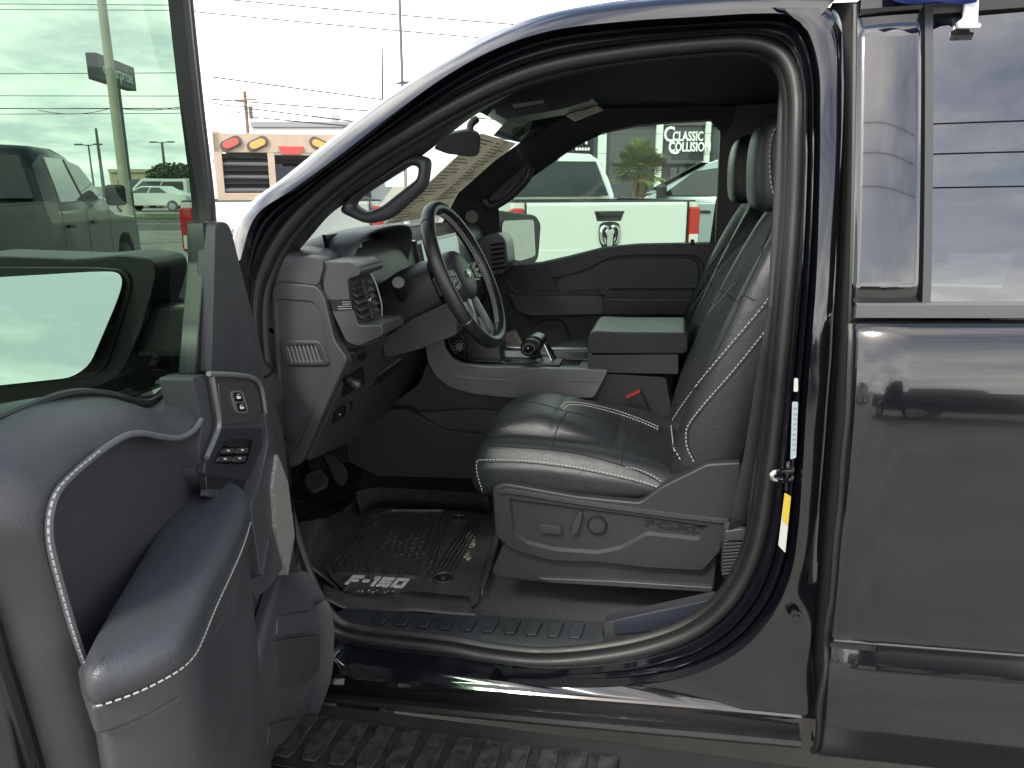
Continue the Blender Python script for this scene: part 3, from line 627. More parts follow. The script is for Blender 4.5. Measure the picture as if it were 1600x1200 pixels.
# steering column and wheel
WC=V(-.53,.56,1.318); TL=R(25); WNn=V(math.cos(TL),0,math.sin(TL)); E1=V(0,1,0); E2=V(-math.sin(TL),0,math.cos(TL))
def wp(r,a,d=0): return WC+E1*(r*math.cos(a))+E2*(r*math.sin(a))+WNn*d
rows=[]
for d,rx,rz,dz in ((-.30,.085,.075,-.02),(-.24,.085,.085,-.012),(-.16,.082,.088,-.004),(-.10,.075,.082,0),(-.07,.070,.076,0),(-.066,.06,.066,0)):
    rows.append([WC+WNn*d+E1*(rx*(abs(c)**.75)*(1 if c>0 else -1))+E2*(rz*(abs(s)**.75)*(1 if s>0 else -1)+dz) for c,s in [(math.cos(t),math.sin(t)) for t in np.linspace(0,2*math.pi,28,endpoint=False)]])
colm=loft('steering_column',rows,pdark,T,cu=True,cap=True,sharp=40)
# stalk
stk=lathe('turn_stalk',P(632,478,.53),(P(622,440,.40)-P(632,478,.53)),[(.010,-.02),(.011,.0),(.012,.05),(.0155,.07),(.0165,.12),(.0165,.148),(.015,.151),(.0001,.152)],pdark,colm)
e_=(P(622,440,.40)-P(632,478,.53)).normalized(); lathe('stalk_end',P(632,478,.53)+e_*.150,e_,[(.0155,0),(.015,.003),(.0001,.004)],mat('stalk_cap',(.10,.10,.10),.5),colm)
panel('stalk_boot',[(622,468),(640,464),(640,480),(626,484)],Yf(.515),(0,.02,0),plas2,colm,r=3)
NW=72
rim=sweep('steering_wheel',[wp(.190,2*math.pi*i/NW) for i in range(NW)],[(.0165*math.cos(t),.0185*math.sin(t)) for t in np.linspace(0,2*math.pi,14,endpoint=False)],mat('wheel_leather',(.014,.015,.017),.36,bump=.15,bscale=900),T,ref=WNn,closed=True)
hubp=[]
def hubsec(s,d): return [wp(s*rx,a,d) for a,rx in [(math.radians(t),r_) for t,r_ in ((0,.085),(25,.084),(50,.082),(75,.078),(90,.076),(105,.078),(130,.082),(155,.084),(180,.085),(205,.084),(230,.078),(255,.070),(270,.068),(285,.070),(310,.078),(335,.084))]]
loft('wheel_hub',[hubsec(1,-.065),hubsec(1.02,-.04),hubsec(1,-.012),hubsec(.9,.0),hubsec(.6,.006),hubsec(.2,.008)],mat('hub_plastic',(.03,.032,.035),.48,bump=.15,bscale=900),rim,cu=True,cap=True,sub=1)
def spoke(a0,a1,nm,m,w0=.028,w1=.02,d=-.014,r0=.07,r1=.185):
    q=[wp(r0,a0-.32,d),wp(r1,a0-.13,d),wp(r1,a0+.13,d),wp(r0,a0+.32,d)]
    return prism(nm,q,WNn*-.016,m,rim,bev=.005,seg=3)
spoke(0,0,'spoke',pdark); spoke(math.pi,0,'spoke',pdark)
for s_ in (-.34,.34):
    q=[wp(.062,-math.pi/2+s_*1.2,-.008),wp(.186,-math.pi/2+s_-.10,-.008),wp(.186,-math.pi/2+s_+.10,-.008),wp(.075,-math.pi/2+s_*1.2+.2*(1 if s_>0 else -1),-.008)]
    prism('lower_spoke',q,WNn*-.016,silv,rim,bev=.005,seg=3)
prism('spoke_bridge',[wp(.165,-math.pi/2-.36,-.006),wp(.188,-math.pi/2-.33,-.006),wp(.190,-math.pi/2,-.006),wp(.188,-math.pi/2+.33,-.006),wp(.165,-math.pi/2+.36,-.006),wp(.172,-math.pi/2,-.006)],WNn*-.018,silv,rim,bev=.004,seg=3)
for sgn in (0,math.pi):
    pd=prism('button_pod',[wp(.075,sgn-.36,-.002),wp(.128,sgn-.24,-.002),wp(.140,sgn,-.002),wp(.128,sgn+.24,-.002),wp(.075,sgn+.36,-.002)],WNn*-.012,pdark,rim,bev=.004,seg=3)
    for rr in (.088,.108,.124):
        for aa in (-.13,.02,.16):
            c=wp(rr,sgn+aa,.0); u=E1*.0075; v=E2*.0055
            prism('wheel_button',[c-u-v,c+u-v,c+u+v,c-u+v],WNn*.0025,pdark,rim,bev=.001)
            if rr>.1: prism('button_mark',[c-u*.2-v*.15+WNn*.0026,c+u*.2-v*.15+WNn*.0026,c+u*.2+v*.15+WNn*.0026,c-u*.2+v*.15+WNn*.0026],WNn*.0003,white,rim,bev=0)
ov=[wp(0,0,.0085)+E1*(.021*math.cos(t))+E2*(.0095*math.sin(t)+.002) for t in np.linspace(0,2*math.pi,28,endpoint=False)]
prism('oval_emblem',ov,WNn*.002,chrome,rim,bev=.0006)
ov=[wp(0,0,.0107)+E1*(.019*math.cos(t))+E2*(.0082*math.sin(t)+.002) for t in np.linspace(0,2*math.pi,28,endpoint=False)]
prism('emblem_field',ov,WNn*.0006,mat('emblem_teal',(.03,.13,.13),.3),rim,bev=0)
text('emblem_script','Ford',.008,wp(0,0,.0116)+E2*.002,E1,E2,chrome,rim,ext=.0004)
# cross stitch inside the rim
it=[]
for k in range(64):
    a=math.radians(-64+k*2.3)
    if not(-64<math.degrees(a)<80): continue
    for s_ in (-1,1):
        p=wp(.1728,a,-.006*s_); q=wp(.1728,a+.034,.006*s_); t=(q-p).normalized(); u=t.orthogonal().normalized()*.0007; v=t.cross(u)
        it.append([x+u*i+v*j for x in (p,q) for i in(-1,1) for j in(-1,1)])
join_boxes('rim_cross_stitch',it,thread,rim,kind='stuff',smooth=False)
for a in (R(52),R(128),R(-32),R(212)):
    sweep('rim_seam',[wp(.190,a)+(wp(.190,a)-WC).normalized()*(.0168*math.cos(t))+WNn*(.0188*math.sin(t)) for t in np.linspace(0,2*math.pi,18,endpoint=False)],circ(.0008,5),silvd,rim,closed=True)
# centre stack: touch screen, knob bank, passenger vent
prism('screen_bezel',[V(-.742,.86,1.255),V(-.742,1.30,1.255),V(-.765,1.30,1.385),V(-.765,.86,1.385)],(-.02,0,0),pblk,dash,bev=.004)
prism('screen_image',[V(-.7385,.88,1.275),V(-.7385,1.28,1.275),V(-.757,1.28,1.372),V(-.757,.88,1.372)],(.001,0,0),mat('screen_lit',(.02,.025,.03),.1,emis=((.35,.45,.5),.10)),dash,bev=0)
pvh=prism('passenger_vent_housing',[P(x,y,1.60) for x,y in rounded([(745,378),(760,366),(782,366),(790,376),(794,410),(788,428),(760,432)],5)],(0,.15,0),silvd,dash,bev=.006)
for k in range(6): prism('vent_louvre',[P(766+k*.6,381+k*7.5,1.592),P(787+k*.4,378+k*7.5,1.592),P(787+k*.4,382+k*7.5,1.592),P(766+k*.6,385+k*7.5,1.592)],(0,.012,0),pblk,pvh,bev=.001)
# ------------------------------------------------------------------ pedals
fl=V(-1.02,.5,.62)
bp=prism('brake_pedal',[P(x,y,.50) for x,y in rounded([(478,742),(500,732),(514,748),(512,762),(492,772),(478,758)],4)],(-.02,.02,-.01),mat('pedal_rubber',(.03,.03,.03),.5,bump=.6,bscale=300),T,bev=.004)
tube('brake_arm',[P(495,745,.52),P(480,715,.55),P(478,690,.58)],.010,pdark,bp)
for k in range(7): tube('pedal_rib',[P(482+k*4.3,744-k*1.6,.498),P(485+k*4.1,768-k*2.2,.498)],.0016,rubber,bp,n=5)
ap=prism('accelerator_pedal',[P(x,y,.60) for x,y in rounded([(503,708),(520,712),(540,730),(545,745),(535,762),(524,752),(514,730)],4)],(-.03,.03,0),mat('pedal_plastic',(.025,.025,.025),.4),T,bev=.004)
# ------------------------------------------------------------------ centre console
ck=prism('console_body',[P(x,y,.895) for x,y in rounded([(545,690),(600,640),(655,600),(668,566),(704,574),(760,580),(950,584),(1040,590),(1060,700),(900,700),(760,690),(690,680)],6)],(0,.26,0),plas2,T,bev=.008)
rail=lambda Y,nm:prism(nm,[P(x,y,Y) for x,y in rounded([(664,528),(690,524),(694,545),(704,560),(724,569),(760,573),(951,578),(928,622),(800,622),(740,616),(704,606),(682,590),(668,566)],6)],(0,.02,0),silv,ck,bev=.005,seg=3)
rl=rail(.872,'console_rail')
sweep('rail_crease',crom([P(x,y,.871) for x,y in ((679,530),(683,560),(700,582),(735,591),(800,594),(940,597))],40),circ(.0016,6),silv,rl)
# top deck with bins and cup holders
zt=PX(860,577,-.35)
dk=prism('console_deck',[V(-.66,.892,.985),V(-.205,.892,.998),V(-.205,1.15,.998),V(-.66,1.15,.985)],(0,0,-.01),silvd,ck,bev=.002)
prism('deck_far_rail',[V(-.66,1.135,.99),V(-.2,1.135,1.003),V(-.2,1.155,1.003),V(-.66,1.155,.99)],(0,0,.012),silv,ck,bev=.003)
def trough(nm,x0,x1,y0,y1,z,h=.003): return prism(nm,[V(x0,y0,z),V(x1,y0,z),V(x1,y1,z),V(x0,y1,z)],(0,0,h),pblk,dk,bev=.0015)
trough('phone_slot',-.59,-.26,1.06,1.10,1.0); trough('bin_mat',-.62,-.27,.95,1.03,.994); trough('cup_holder_lid',-.58,-.24,1.11,1.13,1.003)
prism('bin_wall',[P(x,y,.95) for x,y in ((772,577),(786,566),(850,569),(850,578))],(0,.02,0),pblk,ck,bev=.003)
prism('bin_wall',[V(-.60,1.03,.99),V(-.24,1.03,1.0),V(-.24,1.05,1.02),V(-.60,1.05,1.01)],(0,.01,0),silvd,ck,bev=.002)
# shifter
sh=prism('shifter',[P(x,y,.985) for x,y in ((838,540),(851,535),(868,572),(852,578))],(0,.03,0),chrome,T,bev=.006,seg=3)
prism('shifter_sleeve',[P(x,y,.995) for x,y in ((846,538),(853,535),(873,572),(866,576))],(0,.035,0),pblk,sh,bev=.005)
prism('shift_knob',[P(x,y,.955) for x,y in rounded([(811,541),(820,529),(833,525),(845,529),(849,541),(840,552),(824,559),(812,553)],5)],(.004,.085,.0),mat('knob_leather',(.012,.012,.013),.3),sh,bev=.014,seg=4)
prism('knob_face',[P(x,y,.951) for x,y in rounded([(814,543),(823,535),(835,538),(838,547),(828,556),(817,553)],4)],(0,.01,0),silvd,sh,bev=.003)
prism('knob_button',[P(x,y,.9485) for x,y in rounded([(818,544),(824,539),(833,541),(834,547),(827,552),(819,551)],3)],(0,.004,0),pblk,sh,bev=.001)
prism('button_mark',[P(x,y,.9478) for x,y in ((824,543),(826,543),(826,545),(824,545))],(0,.0005,0),white,sh,bev=0)
prism('shifter_base',[V(-.42,.93,.99),V(-.33,.93,.995),V(-.33,1.05,.995),V(-.42,1.05,.99)],(0,0,.008),silvd,sh,bev=.003)
# drive knob bank at the foot of the stack
db=prism('mode_panel',[P(x,y,.91) for x,y in rounded([(692,528),(722,524),(727,535),(726,566),(700,572)],4)],(-.02,.12,0),pblk,dash,bev=.004)
lathe('mode_knob',P(717,541,.906),V(.35,-.93,.1),[(.014,-.01),(.014,.008),(.012,.011),(.010,.011),(.0001,.010)],pdark,db)
for a in range(10):
    t=2*math.pi*a/10; c=P(717+8.5*math.cos(t),541+9*math.sin(t),.893); box('knob_mark',c,(.0018,.001,.0018),white,db,bev=0)
prism('stack_side',[P(x,y,1.0) for x,y in ((690,505),(735,500),(780,540),(785,577),(735,578),(725,545))],(0,.1,0),plas2,ck,bev=.005)
# armrest lid and bin
lid=prism('armrest_lid',[P(x,y,.885) for x,y in rounded([(917,553),(917,527),(926,517),(960,519),(1075,520),(1075,553)],9)],(0,.275,0),leath,ck,bev=.022,seg=5)
prism('armrest_bin',[P(x,y,.888) for x,y in rounded([(918,555),(1060,554),(1060,585),(922,582),(918,576)],4)],(0,.27,0),plas,ck,bev=.005)
stitch('lid_stitching',crom([V(-.24,1.0,1.098),V(-.238,.93,1.096),V(-.224,.902,1.099),V(-.19,.893,1.104),V(-.1,.892,1.107),V(.05,.892,1.110)],30),thread,lid,L=.005,gap=.004,r=.0009)
# lower tunnel panel with raised arch
tp=prism('tunnel_panel',[P(x,y,.845) for x,y in rounded([(500,700),(560,668),(598,641),(632,639),(655,650),(690,672),(735,678),(790,678),(800,760),(745,748),(590,744),(545,722)],7)],(0,.05,0),plas2,T,bev=.007)
prism('tunnel_ledge',[P(x,y,.870) for x,y in rounded([(650,645),(745,640),(790,645),(790,690),(700,690),(672,664)],6)],(0,.03,0),plas,tp,bev=.005)
# ------------------------------------------------------------------ seats
def cushion(dy,name,par,m,m2):
    st=[(-.478,.872,.862,.80,.835),(-.470,.905,.893,.785,.845),(-.448,.938,.918,.778,.862),(-.41,.958,.930,.777,.872),(-.34,.972,.932,.780,.876),(-.285,.970,.930,.785,.876),(-.277,.960,.930,.785,.876),(-.269,.968,.930,.785,.876),(-.2,.950,.926,.790,.872),(-.125,.922,.918,.797,.866),(-.117,.912,.917,.797,.866),(-.109,.917,.916,.797,.866),(-.04,.892,.905,.805,.858),(.02,.873,.888,.815,.85),(.07,.862,.872,.82,.84),(.13,.86,.865,.82,.84)]
    rows=[]
    for x,zc,zr,zb,zs in st:
        nose=max(0,(-.44-x)/.04); k=1-.16*nose
        pts=[(.352,zb),(.338,zb+.02),(.334,zs-.012),(.337,zs),(.342,zs+.006),(.362,zr-.012),(.392,zr),(.428,zr-.006),(.448,min(zc,zr)-.012),(.462,zc-.006),(.52,zc+.002),(.60,zc+.004),(.68,zc+.002),(.738,zc-.006),(.752,min(zc,zr)-.012),(.772,zr-.006),(.808,zr),(.838,zr-.012),(.858,zs+.006),(.863,zs),(.866,zs-.012),(.862,zb+.02),(.848,zb)]
        rows.append([V(x,.6+(y-.6)*k+dy,z) for y,z in pts])
    o=loft(name,rows,m,par,cu=True,cap=True,sub=1)
    return o,st
def backrest(dy,name,par,m):
    ax=[(.070,.845,.95),(.074,.875,1.0),(.088,.95,1.02),(.118,1.05,1.02),(.158,1.16,1.0),(.198,1.27,.96),(.232,1.37,.90),(.252,1.44,.83),(.266,1.49,.76),(.280,1.512,.66)]
    rows=[]
    for i,(x,z,k) in enumerate(ax):
        a=Vector((ax[min(i+1,9)][0]-ax[max(i-1,0)][0],0,ax[min(i+1,9)][1]-ax[max(i-1,0)][1])).normalized(); f=V(-a.z,0,a.x)
        bl=itp(i,[0,2,5,7,9],[.058,.070,.064,.040,.008])
        pts=[(.37,-.115),(.346,-.085),(.340,-.03),(.345,bl*.35),(.350,bl*.6),(.362,bl*.9),(.395,bl),(.43,bl*.6),(.452,.006),(.47,.004),(.53,.0),(.60,-.002),(.67,.0),(.73,.004),(.748,.006),(.77,bl*.6),(.805,bl),(.838,bl*.9),(.85,bl*.6),(.855,bl*.35),(.86,-.03),(.854,-.085),(.83,-.115)]
        rows.append([V(x,.6+(y-.6)*k+dy,z)+f*v for y,v in pts])
    return loft(name,rows,m,par,cu=True,cap=True,sub=1)
def headrest(dy,name,par,m,x0=.228):
    rows=[]
    for z,kx,ky,dx in ((1.485,.5,.75,.0),(1.492,.82,.92,.0),(1.515,1,1,.0),(1.57,1.02,1,-.004),(1.63,1,.98,-.006),(1.68,.86,.93,-.004),(1.702,.6,.82,.0),(1.708,.3,.6,.004)):
        rows.append([V(x0+dx+.056*kx*(abs(math.cos(t))**.6)*(1 if math.cos(t)>0 else -1),.6+dy+.135*ky*(abs(math.sin(t))**.55)*(1 if math.sin(t)>0 else -1),z) for t in np.linspace(0,2*math.pi,28,endpoint=False)])
    return loft(name,rows,m,par,cu=True,cap=True,sub=1)
Sl={}
dcu,st=cushion(0,'driver_seat',T,leath,leath2); dcu['label']='black leather driver seat with pale contrast stitching'
db_=backrest(0,'seat_backrest',dcu,leath); hr=headrest(0,'seat_headrest',dcu,leath)
pcu,_=cushion(.82,'passenger_seat',T,leath,leath2); pb=backrest(.82,'seat_backrest',pcu,leath); ph=headrest(.82,'seat_headrest',pcu,leath,.232)
# seams
def sz(x,i): return itp(x,[s[0] for s in st],[s[i] for s in st])
seam=mat('seam_black',(.004,.004,.005),.8)  # near-black tubes laid along the seat and headrest seams
stitchon('cushion_stitching',dcu,[(757,776),(747,745),(745,724),(752,719),(800,719),(850,723),(900,730),(950,740),(1000,752),(1034,764)],thread,dcu,n=90,L=.005,gap=.004,r=.0009)
stitchon('cushion_stitching',dcu,[(877,636),(886,629),(915,631),(960,641),(1000,655),(1030,668)],thread,dcu,L=.005,gap=.004,r=.0009)
stitchon('cushion_stitching',dcu,[(880,640),(890,633),(918,635),(962,646),(1000,659),(1030,672)],thread,dcu,L=.005,gap=.004,r=.0009)
for pp in ([(886,643),(874,662),(866,684),(862,703)],[(982,669),(977,690),(973,712),(971,727)],[(745,694),(790,698),(862,703),(920,713),(971,727),(1010,742),(1035,756)],[(800,626),(840,630),(886,643),(940,655),(982,669),(1035,690)],[(748,723),(800,722),(850,726),(900,733),(950,743),(1000,755),(1034,766)]): seamline('seat_seam',dcu,pp,seam,dcu,r=.0016)
stitchon('cushion_stitching',dcu,[(978,730),(1000,735),(1022,745),(1034,754)],thread,dcu,n=20,L=.004,gap=.004,r=.0008)
BS=dict(thread=1)
for pp in ([(1063,718),(1049,690),(1048,668),(1056,648),(1091,599),(1140,540),(1190,481),(1212,448)],[(1084,721),(1074,700),(1072,682),(1076,664),(1098,634),(1145,580),(1200,512)],[(1037,655),(1035,620),(1037,592),(1056,552),(1085,514),(1110,486),(1150,440)]):
    stitchon('backrest_stitching',db_,pp,thread,dcu,n=80,L=.0055,gap=.004,r=.0010)
for pp in ([(1066,719),(1052,690),(1051,668),(1059,650),(1094,601),(1143,542),(1193,483),(1214,450)],[(1087,721),(1077,700),(1075,682),(1079,666),(1101,636),(1148,582),(1203,514)],[(1153,478),(1160,462),(1180,470)],[(1120,450),(1150,470),(1155,480)],[(1050,700),(1075,640),(1110,570),(1140,510),(1160,465),(1185,410),(1200,370)]): seamline('seat_seam',db_,pp,seam,dcu,r=.0015,n=60)
for pp in ([(1045,490),(1090,440),(1130,390),(1165,352)],[(1085,470),(1110,430),(1150,385),(1190,350)]): seamline('seat_seam',pb,pp,seam,pcu,r=.0015)
stitchon('backrest_stitching',pb,[(1078,485),(1110,440),(1150,395),(1195,352)],thread,pcu,L=.006,gap=.005,r=.001)
# headrest seam
seamline('headrest_seam',hr,[(1219,194),(1210,212),(1206,240),(1207,280),(1212,305),(1220,325)],seam,dcu,r=.0016)
stitchon('headrest_stitching',hr,[(1216,194),(1207,212),(1203,240),(1204,280),(1209,305),(1217,325)],thread,dcu,L=.006,gap=.005,r=.0011)
for yy in (.54,.66): cyl('headrest_post',V(.25,yy,1.44),V(.235,yy,1.51),.007,chrome,dcu,n=12)
# side shield
shp=mat('shield_plastic',(.021,.022,.023),.5,bump=.35,bscale=420,var=.15,vscale=8)
s_out=[(769,762),(790,756),(900,776),(1000,786),(1032,762),(1105,726),(1158,723),(1150,812),(1136,812),(1126,862),(1098,893),(1010,888),(940,880),(862,877),(800,860),(774,838)]
s_in=[(794,779),(900,793),(1000,806),(1110,822),(1092,845),(1012,836),(972,858),(935,866),(866,861),(822,850),(801,832)]
sh_=recess('seat_side_shield',s_out,s_in,Yf(.318),.009,shp,dcu,n=140,thick=.04,r=7)
sweep('shield_ridge',crom([P(x,y,.317) for x,y in ((782,769),(800,768),(900,784),(1000,798),(1060,806),(1138,815))],40),[(.006,0),(.003,-.006),(-.004,-.005),(-.007,0),(0,.006)],shp,dcu,ref=(0,1,0))
f=Yf(.325)
panel('seat_switch',[(839,823),(845,820),(876,824),(879,829),(874,835),(846,833)],Yf(.315),(0,.014,0),plas2,dcu,r=3,bev=.002)
panel('recline_lever',[(901,803),(909,800),(910,806),(902,834),(894,836),(892,829)],Yf(.313),(0,.016,0),plas2,dcu,r=3,bev=.002)
lathe('lumbar_knob',P(933,820,.326),V(0,-1,0),[(.0245,-.004),(.0245,.004),(.0225,.007),(.0205,.007),(.020,.0045),(.0001,.0045)],pdark,dcu)
lathe('lumbar_pad',P(933,820,.326),V(0,-1,0),[(.019,.003),(.0185,.0065),(.0001,.0068)],shp,dcu)
text('embossed_word','FORD',.0155,P(1056,824,.3265),P(1100,831,.326)-P(1014,819,.326),(0,0,1),pdark,dcu,ext=.004,stretch=2.6,bold=.012)
# seat riser and rail
prism('seat_riser',[P(x,y,.34) for x,y in rounded([(786,850),(768,893),(775,902),(860,912),(1115,924),(1120,870),(1095,850)],5)],(0,.5,0),plas2,dcu,bev=.006)
prism('rail_cover',[P(x,y,.325) for x,y in ((838,903),(858,911),(1112,926),(1114,918),(960,908))],(0,.03,0),plas,dcu,bev=.003)
prism('seat_lower_skirt',[P(x,y,.332) for x,y in rounded([(1000,842),(1110,862),(1098,892),(1010,888),(958,878),(975,858)],4)],(0,.03,0),shp,dcu,bev=.004)
# buckle, belt, retractor boot
bk=prism('belt_buckle',[P(x,y,.855) for x,y in rounded([(977,622),(1000,611),(1017,645),(1004,656),(993,648)],3)],(0,.03,0),pdark,dcu,bev=.004)
prism('release_button',[P(x,y,.852) for x,y in ((978,620),(999,609.5),(1001,613),(980,623.5))],(0,.026,0),red,dcu,bev=.001)
prism('buckle_stalk',[P(x,y,.862) for x,y in ((1006,652),(1014,648),(1030,690),(1018,690))],(0,.01,0),pdark,dcu,bev=.002)
sb=[[P(1202,480,.235),P(1222,480,.265)],[P(1186,560,.235),P(1214,560,.265)],[P(1164,700,.235),P(1198,700,.27)],[P(1143,800,.235),P(1184,800,.27)],[P(1137,835,.237),P(1182,835,.27)]]
loft('seat_belt',sb,belt,T,solid=.0016)
bt=prism('belt_anchor_cover',[P(x,y,.235) for x,y in rounded([(1132,830),(1160,826),(1172,832),(1165,845),(1135,845)],4)],(0,.05,0),plas,T,bev=.004)
for k in range(11):
    y0=844+k*5.2; x0=1131-k*.3
    prism('boot_fold',[P(x,y,.24) for x,y in ((x0,y0),(x0+34-k*1.6,y0-2),(x0+34-k*1.6,y0+1.6),(x0,y0+3.8))],(0,.05,0),plas2,bt,bev=.0014)
prism('boot_core',[P(x,y,.246) for x,y in ((1133,842),(1162,840),(1148,905),(1130,905))],(0,.04,0),pdark,bt,bev=.002)
# inner B pillar trim behind the belt
prism('b_pillar_trim',[P(1215,100,.33),P(1262,100,.33),P(1235,900,.20),P(1150,930,.22),P(1190,600,.27)],(.05,.06,0),plas2,T,bev=.01)
# ------------------------------------------------------------------ driver door (swung open on its front hinges)
DT=R(79); DA=V(-.80,.04,0); DU=V(math.cos(DT),-math.sin(DT),0); DN=V(math.sin(DT),math.cos(DT),0)
def DL(s,t,z): return DA+DU*s+DN*t+V(0,0,z)
def PT(x,y,t): return PN(x,y,DA+DN*t,DN)
def PS(x,y,s): return PN(x,y,DA+DU*s,DU)
Tf=lambda t:(lambda x,y:PT(x,y,t))
def dpan(name,pp,t,th,m,par,r=6,bev=.003,**k): return panel(name,pp,Tf(t),DN*-th,m,par,r=r,bev=bev,**k)
dskin=mat('door_skin_vinyl',(.046,.0485,.053),.43,bump=.2,bscale=520,voro=True,var=.13,vscale=5,rvar=.09)
dlow=mat('door_lower_plastic',(.039,.041,.045),.47,bump=.22,bscale=500,voro=True,var=.14,vscale=7,rvar=.09)
# shell
rows=[]
for s,zt in ((-.10,1.16),(-.02,1.20),(.25,1.235),(.5,1.255),(.86,1.285)):
    rows.append([DL(s,-.045,.46),DL(s,-.02,.60),DL(s,-.025,zt-.05),DL(s,-.05,zt),DL(s,-.10,zt-.005),DL(s,-.155,zt-.06),DL(s,-.172,1.0),DL(s,-.17,.7),DL(s,-.15,.46)])
dd=loft('driver_door',rows,paint,T,cu=True,cap=True,sharp=40); dd['label']='open driver door with dark padded trim and armrest'
# base liner
dpan('door_liner',[(408,578),(440,660),(448,715),(462,880),(512,955),(517,1010),(512,1075),(470,1215),(150,1215),(150,1060),(130,960),(200,740),(320,600)],-.006,.03,dlow,dd,r=10)
# upper roll
A_=[(328,582,-.035),(296,587,-.035),(264,612,-.035),(236,636,-.035),(205,630,-.035),(170,621,-.035),(125,620,-.035),(60,632,-.035),(0,657,-.035),(-60,700,-.03),(-90,800,-.03),(-40,880,-.025),(0,945,-.02),(25,1030,-.02),(50,1110,-.02),(80,1215,-.02)]
C_=[(314,656),(303,672),(280,684),(250,682),(224,677),(196,681),(157,705),(115,740),(90,768),(79,800),(77,835),(83,870),(101,937),(120,1000),(146,1070),(185,1215)]
ra=[PT(x,y,t) for x,y,t in A_]; rc=[PT(x,y,.028) for x,y in C_]
rb=[a.lerp(c,.38)+DN*(.016) for a,c in zip(ra,rc)]; rb0=[a.lerp(c,.12)+DN*.008 for a,c in zip(ra,rc)]; rb2=[a.lerp(c,.75)+DN*.010 for a,c in zip(ra,rc)]
rd=[PT(x+ (6 if k>6 else 2),y+(5 if k<8 else 0),.002) for k,(x,y) in enumerate(C_)]
upr=loft('upper_trim_roll',[smoothidx(q) for q in ([p-DN*.04 for p in ra],ra,rb0,rb,rb2,rc,rd)],dskin,dd,sharp=70)
dpan('insert_panel',[(322,640),(303,668),(280,680),(250,678),(224,673),(196,677),(155,702),(112,738),(86,770),(74,805),(76,840),(100,940),(122,1005),(150,1075),(180,1100),(320,800),(330,740)],.004,.03,mat('insert_vinyl',(.034,.036,.041),.46,bump=.22,bscale=460,voro=True,var=.08,vscale=4),dd,r=0,bev=.001)
sweep('insert_piping',crom([PT(x,y,.030) for x,y in C_[:-1]],70),circ(.0042,8),mat('piping_grey',(.10,.105,.115),.5),dd)
stitch('insert_stitching',crom([PT(x-1.5,y,.0345) for x,y in C_[6:-1]],70),thread,dd,L=.0056,gap=.0032,r=.00095)
# armrest
az=1.045
ao=[(292,772),(340,773),(375,783),(389,797),(391,815),(375,862),(337,945),(319,990),(303,1022),(277,1046),(225,1074),(172,1094),(146,1101),(134,1072),(168,1000),(230,890)]
ring_=[PZ(x,y,az) for x,y in ao]
arm=pad('armrest_pad',ring_,[(-.002,.003),(.0,.0),(.012,-.0005),(.024,.001),(.031,.005),(.0355,.011),(.038,.019)],mat('armrest_vinyl',(.038,.042,.048),.4,wr=.15,bump=.22,bscale=520,voro=True,var=.08,vscale=5),dd)
body=[PZ(x,y,az) for x,y in [(292,772),(338,774),(372,784),(386,798),(388,815),(372,862),(334,945),(316,990),(300,1022),(275,1044),(224,1072),(169,1093),(141,1101),(120,1040)]]
cz=sum(body,Vector())/len(body)
prism('armrest_base',[p+V(0,0,-.003) for p in body],(0,0,-.035),dlow,dd,bev=.005)
low=[p+(cz-p)*.05 for p in body]
prism('pocket_body',[p+V(0,0,-.039) for p in low],(0,0,-.50),dlow,dd,bev=.010,seg=3)
stitch('armrest_stitching',crom([p+ (p-cz).normalized()*.0018+V(0,0,-.0015) for p in ring_[4:13]],70),thread,dd,L=.0052,gap=.0032,r=.0009)
prism('rear_reflection_mask',[DL(.866,-.03,.46),DL(.866,-.03,1.26),DL(.866,-.16,1.2),DL(.866,-.165,.46)],DU*.01,pdark,dd,bev=.004)  # added matte plate, keeps the painted shell end from reflecting the ground
sweep('rear_edge_seal',crom([p+DU*.008-DN*.012 for p in ra[10:]],30),circ(.011,8),pdark,dd)
# front block with lock and window switches
fb=dpan('switch_bezel',[(330,586),(393,588),(410,604),(416,640),(418,692),(398,770),(386,792),(326,760),(318,742),(322,716),(340,668)],.035,.05,dlow,dd,r=9,bev=.006)
blk=dpan('front_block_wall',[(300,590),(326,584),(338,660),(322,716),(316,742),(310,700),(316,660)],.030,.05,dskin,dd,r=6,bev=.005)
sweep('bezel_trim',crom([PT(x,y,.040) for x,y in ((326,584),(360,585),(392,589),(406,601),(412,625),(416,662))],30),circ(.0042,8),silv,dd)
sweep('bezel_trim',crom([PT(x,y,.040) for x,y in ((331,588),(336,620),(342,662),(336,684),(322,716))],30),circ(.0042,8),silv,dd)
lp=dpan('lock_plate',[(341,596),(394,596),(404,612),(408,660),(348,664)],.0375,.01,silvd,dd,r=5,bev=.002)
dpan('lock_bezel',[(361,614),(365,610),(377,610),(381,614),(389,640),(386,646),(372,646),(368,642)],.040,.004,silv,dd,r=4,bev=.0012)
dpan('lock_button',[(365,613),(377,613),(381,627),(369,628)],.0418,.004,pblk,dd,r=2,bev=.0012)
dpan('unlock_button',[(370,630),(382,629),(386,642),(374,643)],.0418,.004,pblk,dd,r=2,bev=.0012)
for x,y in ((373,620),(378,636)):
    dpan('lock_mark',[(x-3,y-1),(x+3,y-1),(x+3.5,y+3),(x-2.5,y+3)],.0422,.0005,white,dd,r=0,bev=0)
    sweep('lock_shackle',[PT(x-2,y-1,.0424),PT(x-2,y-3,.0424),PT(x,y-4.4,.0424),PT(x+2,y-3,.0424)],circ(.0004,5),white,dd)
sp=dpan('switch_plate',[(344,670),(410,668),(411,698),(388,752),(318,742),(322,720)],.0375,.012,mat('switch_plate_plastic',(.02,.022,.026),.4),dd,r=4,bev=.002)
